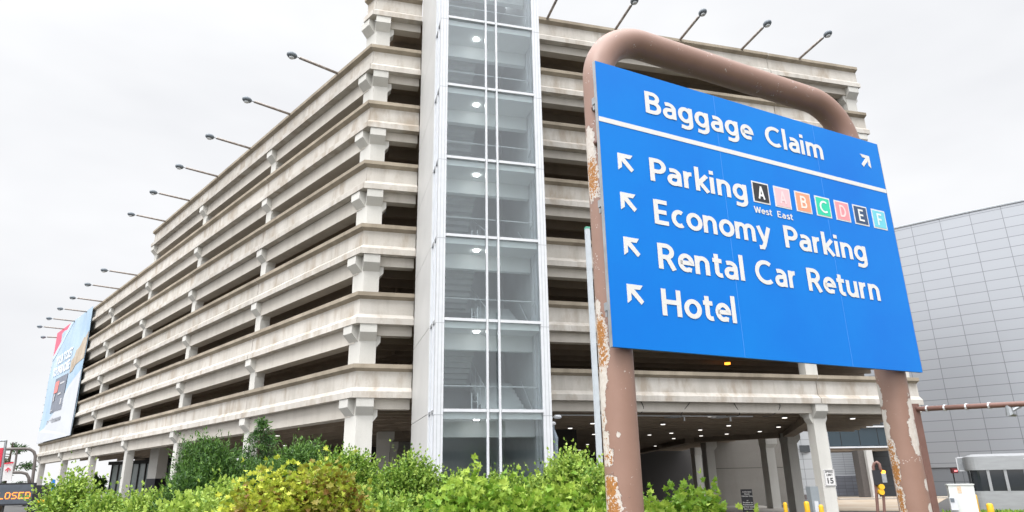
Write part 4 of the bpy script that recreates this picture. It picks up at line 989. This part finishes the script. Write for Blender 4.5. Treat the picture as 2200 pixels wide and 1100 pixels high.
arw = mat('red arrow print', (.75, .08, .12), .7)
quadplate([(15.0, 1014), (16.5, 1014), (17.6, 1006), (16.1, 1006)], 49.8, 'arrow_mark', arw, bp_, .02, .06)
quadplate([(10.8, 1010), (17.2, 1004), (22.8, 1009), (22.0, 1011), (17.1, 1006.5), (11.5, 1012)], 49.8, 'arrow_mark', arw, bp_, .02, .06)
# blue bus sign between the far columns
bs_ = thing('blue_road_sign', G(113, 75), 'small blue sign between the two farthest garage columns', 'road sign')
quadplate([(109, 1055), (116, 1056), (119, 1031), (111, 1029)], 75, 'plate', mat('small sign blue', (.0, .22, .8), .5), bs_)
quadplate([(112, 1040), (117, 1041), (117.4, 1038), (112.4, 1037)], 75, 'mark', 'signwhite', bs_, .02, .1)
b = MB(); b.tube([G(112, 75.2), P(113, 1050, 75.2)], .06, 6); b.build('post', 'galv', bs_)

# glazed lobby and parts under the left wing
lob = thing('lobby', G(305, 88), 'glass walled lobby with dark frames seen under the left wing', 'building')
lbx = (G(400, 84) - G(280, 92)); lw_ = lbx.length; lbx.normalize(); lbn = lbx.cross(ZZ); lo = G(280, 92)
gl2 = mat('pale lobby glass', (.30, .36, .36), .12, noise=.3, nscale=.5, stretch=(2, 2, .4))
b = MB(); b.box(lo + lbx * lw_ / 2 + ZZ * 2.4, lbx, lbn, ZZ, lw_ / 2, 2.5, 2.4); b.build('glazing', gl2, lob)
for i in range(9):
    b = MB(); b.box(lo + lbx * lw_ * i / 8 + ZZ * 2.4 + lbn * 2.54, lbx, lbn, ZZ, .08, .05, 2.4); b.build('mullion', 'dark', lob)
b = MB(); b.box(lo + lbx * lw_ / 2 + ZZ * 4.95 + lbn * .0, lbx, lbn, ZZ, lw_ / 2 + .4, 2.8, .18); b.build('roof', 'dark', lob)
wr_ = thing('wrapped_column', G(330, 62), 'square inner column with a broad black band above a white base', 'column')
c = G(331, 62); 
for z0_, z1_, mt_, e_ in ((.0, .75, 'colm', .42), (.75, 3.0, 'black', .44), (3.0, 5.3, 'colm', .42)):
    b = MB(); b.box(c + ZZ * (z0_ + z1_) / 2, lbx, lbn, ZZ, e_ + .1, e_, (z1_ - z0_) / 2); b.build('shaft_section', mt_, wr_)

# cars
def car(loc, hd, label, colr, L_=4.5, W_=1.8, Hh=1.45):
    root = thing('parked_car', loc, label, 'car')
    X = Vector((math.cos(hd), math.sin(hd), 0)); Y = ZZ.cross(X); loc = Vector(loc)
    def sec(x, zlo, zmid, ztop, wl, wt):
        return [loc + X * x + Y * y + ZZ * z for y, z in ((-wl, zlo), (wl, zlo), (wl * 1.02, zmid), (wt, ztop), (-wt, ztop), (-wl * 1.02, zmid))]
    b = MB(); b.loft([sec(-2.2, .45, .65, .8, .7, .65), sec(-2.1, .3, .75, .98, .84, .72), sec(-1.5, .25, .8, 1.02, .88, .76), sec(-.2, .25, .8, .98, .9, .78), sec(.9, .25, .8, .97, .9, .78), sec(1.7, .28, .72, .88, .86, .72), sec(2.2, .35, .6, .7, .72, .6)])
    bo_ = b.build('body', colr, root, True)
    b = MB(); b.loft([sec(-1.95, .95, .97, .99, .74, .72), sec(-1.35, .96, 1.15, 1.38, .74, .6), sec(-.6, .96, 1.2, Hh, .76, .6), sec(.2, .96, 1.2, Hh - .03, .76, .6), sec(1.05, .95, .97, 1.0, .74, .7)]); b.build('cabin_glass', 'darkglass', root, True)
    b = MB(); b.loft([sec(-1.2, 1.37, 1.39, 1.41, .62, .58), sec(-.6, Hh - .02, Hh, Hh + .02, .62, .58), sec(.25, Hh - .05, Hh - .03, Hh - .01, .62, .58)]); b.build('roof', colr, root, True)
    for x in (-1.35, 1.4):
        for y in (-.82, .82):
            c_ = loc + X * x + Y * y + ZZ * .33; b = MB(); b.tube([c_ - Y * .1, c_ + Y * .1], .33, 16); wh = b.build('wheel', 'dark', root); b = MB(); b.tube([c_ - Y * .11, c_ + Y * .11], .19, 10); b.build('rim', 'galv', wh)
    for y in (-.6, .6): b = MB(); b.box(loc + X * 2.12 + Y * y + ZZ * .62, X, Y, ZZ, .08, .15, .06); b.build('headlight', 'lens', root)
    return root
white_paint = mat('white car paint', (.72, .74, .76), .25, coat=.5); red_paint = mat('silver car paint', (.4, .42, .45), .3, .4)
car(G(292, 76), R(150), 'white car parked beyond the columns under the left wing', white_paint)
car(G(228, 60), R(160), 'silver car mostly hidden behind the bushes at the left', red_paint)

# ================================================================== VEGETATION
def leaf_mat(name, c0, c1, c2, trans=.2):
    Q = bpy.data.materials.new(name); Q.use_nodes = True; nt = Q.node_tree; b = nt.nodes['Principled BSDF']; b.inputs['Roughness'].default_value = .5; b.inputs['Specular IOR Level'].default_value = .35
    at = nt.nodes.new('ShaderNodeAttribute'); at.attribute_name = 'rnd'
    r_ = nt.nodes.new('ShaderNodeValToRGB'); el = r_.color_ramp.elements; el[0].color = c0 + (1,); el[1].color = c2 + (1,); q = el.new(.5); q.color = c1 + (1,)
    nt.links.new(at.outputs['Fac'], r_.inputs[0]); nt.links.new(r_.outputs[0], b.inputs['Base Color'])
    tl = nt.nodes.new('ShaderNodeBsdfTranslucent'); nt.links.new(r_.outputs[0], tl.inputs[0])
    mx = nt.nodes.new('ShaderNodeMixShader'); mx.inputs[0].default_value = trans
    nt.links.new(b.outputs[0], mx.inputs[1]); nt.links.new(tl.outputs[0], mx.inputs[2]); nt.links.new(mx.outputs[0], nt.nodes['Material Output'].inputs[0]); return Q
M['lf_priv'] = leaf_mat('privet leaves', (.025, .075, .012), (.13, .25, .026), (.36, .48, .09))
M['lf_bright'] = leaf_mat('fresh maple leaves', (.045, .11, .01), (.17, .32, .028), (.38, .50, .08))
M['lf_yel'] = leaf_mat('yellowing leaves', (.20, .06, .03), (.28, .38, .03), (.58, .62, .09))
M['lf_yew'] = leaf_mat('dark conifer needles', (.025, .065, .016), (.05, .12, .025), (.12, .23, .04), .2)
M['lf_far'] = leaf_mat('far tree leaves', (.04, .09, .03), (.07, .14, .04), (.12, .2, .07), .2)
M['bark'] = mat('bark', (.09, .065, .045), .9, noise=.4)
def rv(rn): 
    while True:
        v = Vector((rn.uniform(-1, 1), rn.uniform(-1, 1), rn.uniform(-1, 1)))
        if .05 < v.length < 1: return v.normalized()
OVAL = [(0, 0), (.28, .3), (.3, .62), (0, 1), (-.3, .62), (-.28, .3)]
LOBE = [(0, 0), (.20, .22), (.62, .18), (.42, .48), (.60, .72), (.26, .68), (0, 1.08), (-.26, .68), (-.60, .72), (-.42, .48), (-.62, .18), (-.20, .22)]
def add_leaf(V, Fc, A, p, d, nrm, ln, shape, val, rn):
    sd_ = d.cross(nrm)
    if sd_.length < .01: sd_ = d.orthogonal()
    sd_.normalize(); nn2 = sd_.cross(d); b = len(V)
    if shape == 'lobe':
        c = p + d * ln * .45 - nn2 * ln * .06; V.append(tuple(c)); A.append(val)
        for x, y in LOBE: V.append(tuple(p + d * (y * ln) + sd_ * (x * ln) + nn2 * (abs(x) * ln * .25))); A.append(val)
        n = len(LOBE)
        for i in range(n): Fc.append((b, b + 1 + i, b + 1 + (i + 1) % n))
    elif shape == 'oval':
        for x, y in OVAL: V.append(tuple(p + d * (y * ln) + sd_ * (x * ln) + nn2 * (abs(x) * ln * .35))); A.append(val)
        Fc.append((b, b + 1, b + 2, b + 3)); Fc.append((b, b + 3, b + 4, b + 5))
    else:
        V.append(tuple(p)); V.append(tuple(p + d * ln * .5 + sd_ * ln * .14)); V.append(tuple(p + d * ln)); V.append(tuple(p + d * ln * .5 - sd_ * ln * .14)); A.extend([val] * 4)
        Fc.append((b, b + 1, b + 2, b + 3))
def finish(name, V, Fc, A, mt, par):
    me = bpy.data.meshes.new(name); inv = PINV[par.name]; off = inv.translation
    me.from_pydata([(v[0] + off.x, v[1] + off.y, v[2] + off.z) for v in V], [], Fc); me.materials.append(M[mt])
    a = me.attributes.new('rnd', 'FLOAT', 'POINT'); a.data.foreach_set('value', A); me.update()
    o = bpy.data.objects.new(name, me); C.objects.link(o); o.parent = par; return o
def shrub(name, label, c, rx, ry, ztop, z0, n_sprig, leaf, shape, mt, seed, spr=.3, per=9, group=None, vshift=0.0, redblobs=None, wild=.35):
    """a shrub of leafy shoots: c centre on the ground, half widths rx (across the view) and ry, crown from z0 to ztop"""
    rn = random.Random(seed); root = thing(name, (c.x, c.y, gh(c.x, c.y)), label, 'shrub' if name != 'conifer' else 'conifer', group)
    vdir = Vector((c.x, c.y, 0)).normalized(); xd = Vector((vdir.y, -vdir.x, 0))
    cz = (ztop + z0) / 2; rz = (ztop - z0) / 2
    lumps = [(rv(rn), rn.uniform(.3, .6), rn.uniform(-.22, .26)) for _ in range(16)]
    V, Fc, A = [], [], []; st_ = MB()
    for i in range(n_sprig):
        d = rv(rn)
        if d.z < -.45: d.z *= -1
        if d.dot(vdir) > .55 and rn.random() < .7: d = d - vdir * 2 * d.dot(vdir)
        k = 1 + sum(a * math.exp(-((d - l).length / w_) ** 2) for l, w_, a in lumps)
        depth = rn.random() ** .45
        base = Vector((c.x, c.y, cz)) + xd * (d.dot(xd) * rx * k * (.42 + .5 * depth)) + vdir * (d.dot(vdir) * ry * k * (.42 + .5 * depth)) + ZZ * (d.z * rz * k * (.42 + .5 * depth))
        gd = (d * .8 + ZZ * rn.uniform(.3, 1.0) + rv(rn) * wild).normalized(); ln = spr * rn.uniform(.5, 1.25) * (1.0 if rn.random() > .06 else 1.6)
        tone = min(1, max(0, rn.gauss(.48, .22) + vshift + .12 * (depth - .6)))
        if redblobs:
            for (bx, bz, br_) in redblobs:
                if abs((base - Vector((c.x, c.y, 0))).dot(xd) - bx) < br_ and abs(base.z - bz) < br_ * 1.2 and rn.random() < .8: tone = rn.uniform(0, .22)
        cp = base.copy(); dd = gd.copy()
        for j in range(per):
            cp = cp + dd * ln / per; dd = (dd + rv(rn) * .12).normalized(); sd_ = rv(rn); ld = (dd * .55 + sd_ * .9).normalized(); nrm = (ZZ * .9 + d * .5 + rv(rn) * .7).normalized()
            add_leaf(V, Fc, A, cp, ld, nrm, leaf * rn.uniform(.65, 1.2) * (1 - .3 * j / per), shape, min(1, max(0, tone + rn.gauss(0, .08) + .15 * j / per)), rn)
        add_leaf(V, Fc, A, cp, dd, (d + rv(rn)).normalized(), leaf * .8, shape, min(1, tone + .25), rn)
    finish('foliage', V, Fc, A, mt, root)
    for i in range(7):
        a = rn.uniform(0, 6.28); q = Vector((c.x + math.cos(a) * .08, c.y + math.sin(a) * .08, gh(c.x, c.y) - .05)); e_ = Vector((c.x, c.y, cz)) + xd * math.cos(a) * rx * .6 + vdir * math.sin(a) * ry * .6 + ZZ * rz * rn.uniform(-.2, .5)
        st_.tube([q, q.lerp(e_, .5) + ZZ * .1, e_], [.025, .018, .006], 5)
    st_.build('stems', 'bark', root); return root
def bush(px, py, D, wpx, name, label, mt, leaf, shape, n, seed, depth=None, low=None, **k):
    t = P(px, py, D); c = Vector((t.x, t.y, 0)); e_ = P(px + wpx / 2, py, D); rx = (Vector((e_.x, e_.y, 0)) - c).length
    return shrub(name, label, c, rx, depth or rx * .9, t.z - .12, low if low is not None else gh(c.x, c.y) + .05, n, leaf, shape, mt, seed, **k)
def conifer(px, py, D, wpx, label, seed, hbase=None, n_lay=26, dens=1.0, mt='lf_yew', name='conifer', power=.8):
    t = P(px, py, D); c = Vector((t.x, t.y, gh(t.x, t.y))); rn = random.Random(seed); e_ = P(px + wpx / 2, 1040, D); q = P(px, 1040, D); rx = (e_ - q).length
    root = thing(name, c, label, 'conifer', 'dark conifers behind the front shrubs'); V, Fc, A = [], [], []
    H = t.z - c.z; b = MB(); b.tube([c, c + ZZ * H * .5, c + ZZ * H], [.07, .04, .008], 7); b.build('trunk', 'bark', root)
    for i in range(n_lay):
        u_ = i / n_lay; zz = c.z + H * (.06 + .93 * u_); rad = rx * (1 - u_) ** power + .04; nb_ = max(4, int((10 - 6 * u_) * dens))
        for j in range(nb_):
            a = rn.uniform(0, 6.283); r2 = rad * rn.uniform(.45, 1.3); d = Vector((math.cos(a), math.sin(a), .25 - .2 * (1 - u_))); nsg = max(4, int(r2 / .055))
            tone = min(1, max(0, rn.gauss(.38, .2)))
            for s_ in range(nsg):
                f_ = (s_ + 1) / nsg
                if f_ < .25: continue
                p = Vector((c.x, c.y, zz)) + d * r2 * f_ + ZZ * (.10 * math.sin(f_ * 3) - .05 * f_) * rad
                for m_ in range(7):
                    ld = (d * .6 + rv(rn) * .9 + ZZ * .15).normalized()
                    add_leaf(V, Fc, A, p + rv(rn) * .05, ld, rv(rn), rn.uniform(.05, .10), 'needle', min(1, max(0, tone + rn.gauss(0, .1) + .35 * (f_ > .8))), rn)
    finish('foliage', V, Fc, A, mt, root); return root
conifer(562, 897, 15, 330, 'tall pointed dark spruce rising in front of the second left column', 3, power=1.0, n_lay=40, dens=1.25)
bush(455, 955, 14.5, 150, 'conifer', 'rounded dark yew left of the pointed spruce', 'lf_yew', .10, 'needle', 1700, 5, spr=.28, per=12)
bush(410, 1010, 14, 110, 'conifer', 'low dark yew at the left foot of the conifer group', 'lf_yew', .10, 'needle', 1000, 6, spr=.25, per=12)
bush(648, 940, 14.5, 130, 'conifer', 'broad cone shaped green yew right of the pointed spruce', 'lf_yew', .10, 'needle', 1500, 7, spr=.28, per=12, vshift=.14)
bush(560, 985, 14, 170, 'conifer', 'dense dark yew mass below the pointed spruce', 'lf_yew', .10, 'needle', 1300, 8, spr=.25, per=12)
PG = 'green privet shrubs in front of the garage'
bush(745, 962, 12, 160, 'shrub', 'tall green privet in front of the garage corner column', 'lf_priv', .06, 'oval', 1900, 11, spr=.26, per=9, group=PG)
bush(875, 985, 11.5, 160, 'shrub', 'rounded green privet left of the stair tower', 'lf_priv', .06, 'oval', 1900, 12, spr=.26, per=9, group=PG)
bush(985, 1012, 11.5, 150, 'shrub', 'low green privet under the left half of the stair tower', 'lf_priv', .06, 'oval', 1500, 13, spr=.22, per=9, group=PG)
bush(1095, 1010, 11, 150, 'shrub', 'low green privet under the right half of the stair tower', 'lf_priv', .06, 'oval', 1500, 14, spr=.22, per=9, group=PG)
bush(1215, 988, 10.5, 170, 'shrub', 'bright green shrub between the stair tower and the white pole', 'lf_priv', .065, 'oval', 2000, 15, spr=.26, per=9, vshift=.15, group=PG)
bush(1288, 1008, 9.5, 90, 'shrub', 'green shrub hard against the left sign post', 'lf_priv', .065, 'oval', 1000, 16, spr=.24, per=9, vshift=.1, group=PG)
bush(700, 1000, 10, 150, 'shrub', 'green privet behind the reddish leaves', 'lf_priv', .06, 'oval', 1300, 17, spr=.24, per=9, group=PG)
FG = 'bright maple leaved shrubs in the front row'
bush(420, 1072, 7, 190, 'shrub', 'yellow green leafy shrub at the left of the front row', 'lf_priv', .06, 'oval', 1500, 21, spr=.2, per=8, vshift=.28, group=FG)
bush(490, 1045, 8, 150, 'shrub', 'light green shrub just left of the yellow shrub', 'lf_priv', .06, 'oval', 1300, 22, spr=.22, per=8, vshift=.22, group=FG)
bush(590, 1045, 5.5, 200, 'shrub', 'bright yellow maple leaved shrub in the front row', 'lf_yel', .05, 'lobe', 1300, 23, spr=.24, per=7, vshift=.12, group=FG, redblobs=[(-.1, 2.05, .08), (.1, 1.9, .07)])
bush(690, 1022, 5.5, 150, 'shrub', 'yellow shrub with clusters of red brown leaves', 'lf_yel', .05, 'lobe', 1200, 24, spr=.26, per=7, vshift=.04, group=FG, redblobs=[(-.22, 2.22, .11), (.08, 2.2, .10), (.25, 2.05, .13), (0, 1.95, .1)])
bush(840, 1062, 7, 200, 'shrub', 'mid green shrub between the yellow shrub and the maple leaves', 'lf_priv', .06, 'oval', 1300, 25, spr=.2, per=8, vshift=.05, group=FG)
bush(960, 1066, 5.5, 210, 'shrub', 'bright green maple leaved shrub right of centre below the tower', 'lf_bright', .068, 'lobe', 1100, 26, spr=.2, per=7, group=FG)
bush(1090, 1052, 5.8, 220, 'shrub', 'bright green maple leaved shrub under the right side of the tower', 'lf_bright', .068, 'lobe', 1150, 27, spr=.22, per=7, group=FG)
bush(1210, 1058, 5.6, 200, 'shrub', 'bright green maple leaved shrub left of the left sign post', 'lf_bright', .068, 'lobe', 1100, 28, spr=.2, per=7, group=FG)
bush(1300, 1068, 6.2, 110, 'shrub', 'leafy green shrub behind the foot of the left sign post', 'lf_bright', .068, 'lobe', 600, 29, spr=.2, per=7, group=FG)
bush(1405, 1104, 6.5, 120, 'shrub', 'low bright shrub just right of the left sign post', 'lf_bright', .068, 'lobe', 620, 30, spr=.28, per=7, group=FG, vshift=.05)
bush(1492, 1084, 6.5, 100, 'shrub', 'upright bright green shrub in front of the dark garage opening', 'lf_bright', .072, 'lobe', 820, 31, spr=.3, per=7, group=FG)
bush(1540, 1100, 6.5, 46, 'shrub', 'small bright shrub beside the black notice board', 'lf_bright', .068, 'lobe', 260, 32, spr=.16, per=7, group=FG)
LG = 'loose light green shrubs at the left'
bush(160, 1030, 17, 120, 'shrub', 'loose light green young tree in front of the far left columns', 'lf_priv', .09, 'oval', 900, 41, spr=.45, per=8, vshift=.15, group=LG, wild=.7)
bush(245, 1060, 16, 130, 'shrub', 'light green shrub in front of the fourth left column', 'lf_priv', .085, 'oval', 900, 42, spr=.35, per=8, vshift=.1, group=LG, wild=.6)
bush(335, 1072, 15, 140, 'shrub', 'light green shrub below the banded inner column', 'lf_priv', .085, 'oval', 900, 43, spr=.35, per=8, vshift=.16, group=LG, wild=.6)
bush(122, 1072, 20, 50, 'shrub', 'small shrub beside the message board', 'lf_priv', .09, 'oval', 500, 44, spr=.3, per=8, vshift=.05, group=LG, wild=.6)
# far trees
def far_tree(px, py, D, wpx, label, seed, n=500, leaf=.5, shape='oval', mt='lf_far'):
    t = P(px, py, D); c = Vector((t.x, t.y, 0)); e_ = P(px + wpx / 2, py, D); rx = (Vector((e_.x, e_.y, 0)) - c).length; rn = random.Random(seed)
    root = thing('tree', c, label, 'tree', 'trees far behind the garage'); V, Fc, A = [], [], []; b = MB(); b.tube([c, c + ZZ * t.z * .8], [.2, .08], 7); b.build('trunk', 'bark', root)
    cl = [(Vector((rn.uniform(-1, 1) * rx * .7, rn.uniform(-1, 1) * rx * .7, t.z * rn.uniform(.35, .85))), rx * rn.uniform(.3, .5)) for _ in range(14)]
    for i in range(n):
        q, r_ = rn.choice(cl); d = rv(rn); p = c + q + d * r_ * rn.random() ** .4; add_leaf(V, Fc, A, p, rv(rn), (d + ZZ).normalized(), leaf * rn.uniform(.6, 1.2), shape, min(1, max(0, rn.gauss(.5, .2))), rn)
    finish('crown', V, Fc, A, mt, root)
def pine(px, py, D, label, seed):
    t = P(px, py, D); c = Vector((t.x, t.y, 0)); rn = random.Random(seed); root = thing('pine_tree', c, label, 'tree'); V, Fc, A = [], [], []
    b = MB(); b.tube([c, c + ZZ * t.z], [.16, .04], 7); br_ = []
    for i in range(22):
        zz = t.z * (.35 + .62 * i / 22); a = rn.uniform(0, 6.28); ln = (1.9 - 1.0 * i / 22) * rn.uniform(.6, 1.15); d = Vector((math.cos(a), math.sin(a), .12)); e_ = c + ZZ * zz + d * ln; b.tube([c + ZZ * zz, e_], [.03, .01], 5)
        for j in range(70):
            p = (c + ZZ * zz).lerp(e_, rn.uniform(.35, 1.05)) + rv(rn) * .14; add_leaf(V, Fc, A, p, (d + rv(rn)).normalized(), rv(rn), .26, 'needle', rn.random() * .6, rn)
    b.build('trunk', 'bark', root); finish('crown', V, Fc, A, 'lf_yew', root)
pine(28, 950, 55, 'sparse dark pine behind the pipe gantry', 51)
far_tree(105, 1035, 110, 30, 'small tree between the last two columns of the left wing', 52, 400, .5)
far_tree(212, 1012, 95, 42, 'dark green tree seen between the third and fourth far columns', 53, 900, .5, mt='lf_yew')
far_tree(60, 1040, 130, 60, 'low trees behind the message board', 54, 500, .7)
# the other side of the road, mirrored in the low tower panes
off_ = thing('office_block', Vector((46, -78, 0)), 'plain low office block across the road, mirrored in the lower tower glass', 'building')
bd = Vector((.86, .51, 0)); bn = bd.cross(ZZ)
b = MB(); b.box(Vector((46, -78, 5)), bd, bn, ZZ, 22, 7, 5); b.box(Vector((50, -76, 11.5)), bd, bn, ZZ, 6, 4, 1.5); b.build('wall', 'wallc', off_)
for k in range(2):
    b = MB(); b.box(Vector((46, -78, 3.2 + 3.6 * k)) - bn * 7.0, bd, bn, ZZ, 20, .05, .8); b.build('window_band', 'darkglass', off_)
def back_tree(x, y, h, r_, seed, label):
    rn = random.Random(seed); c = Vector((x, y, 0)); root = thing('tree', c, label, 'tree'); V, Fc, A = [], [], []; b = MB(); b.tube([c, c + ZZ * h * .7], [.25, .1], 7); b.build('trunk', 'bark', root)
    cl = [(Vector((rn.uniform(-1, 1) * r_ * .6, rn.uniform(-1, 1) * r_ * .6, h * rn.uniform(.35, .85))), r_ * rn.uniform(.35, .55)) for _ in range(12)]
    for i in range(900):
        q, q_ = rn.choice(cl); d = rv(rn); add_leaf(V, Fc, A, c + q + d * q_ * rn.random() ** .4, rv(rn), (d + ZZ).normalized(), .5, 'oval', rn.random(), rn)
    finish('crown', V, Fc, A, 'lf_far', root)
back_tree(24, -50, 9, 4, 81, 'broad tree left of the office block across the road'); back_tree(38, -48, 7.5, 3.5, 82, 'smaller tree in front of the office block across the road'); back_tree(62, -52, 10, 4.5, 83, 'tall tree right of the office block across the road')
# grass strip at the bottom right
rn = random.Random(70); V = []; Fc = []; A = []
ga, gb = G(2045, 40), G(2290, 40)
for i in range(2600):
    u_ = rn.random(); p = ga.lerp(gb, u_) + Vector((rn.uniform(-.5, .5), rn.uniform(-.9, .9), .45)); h_ = rn.uniform(.12, .38); d = Vector((rn.uniform(-.35, .35), rn.uniform(-.3, .3), 1)).normalized()
    add_leaf(V, Fc, A, p, d, rv(rn), h_, 'needle', rn.random(), rn)
me = bpy.data.meshes.new('grass'); me.from_pydata(V, [], Fc); me.materials.append(M['lf_bright']); a = me.attributes.new('rnd', 'FLOAT', 'POINT'); a.data.foreach_set('value', A); o = bpy.data.objects.new('grass', me); C.objects.link(o); tag(o, 'long grass on the raised verge in front of the toll booth', 'grass', kind='stuff')
b = MB(); d = (gb - ga).normalized(); n_ = d.cross(ZZ); pr_ = [(-1.8, 0), (-1.0, .4), (0, .5), (1.0, .4), (1.8, 0)]
b.loft([[q + n_ * x + ZZ * z for x, z in pr_] for q in (ga - d * .8, ga, gb, gb + d)]); struct(b.build('grass_verge', 'mulch'))
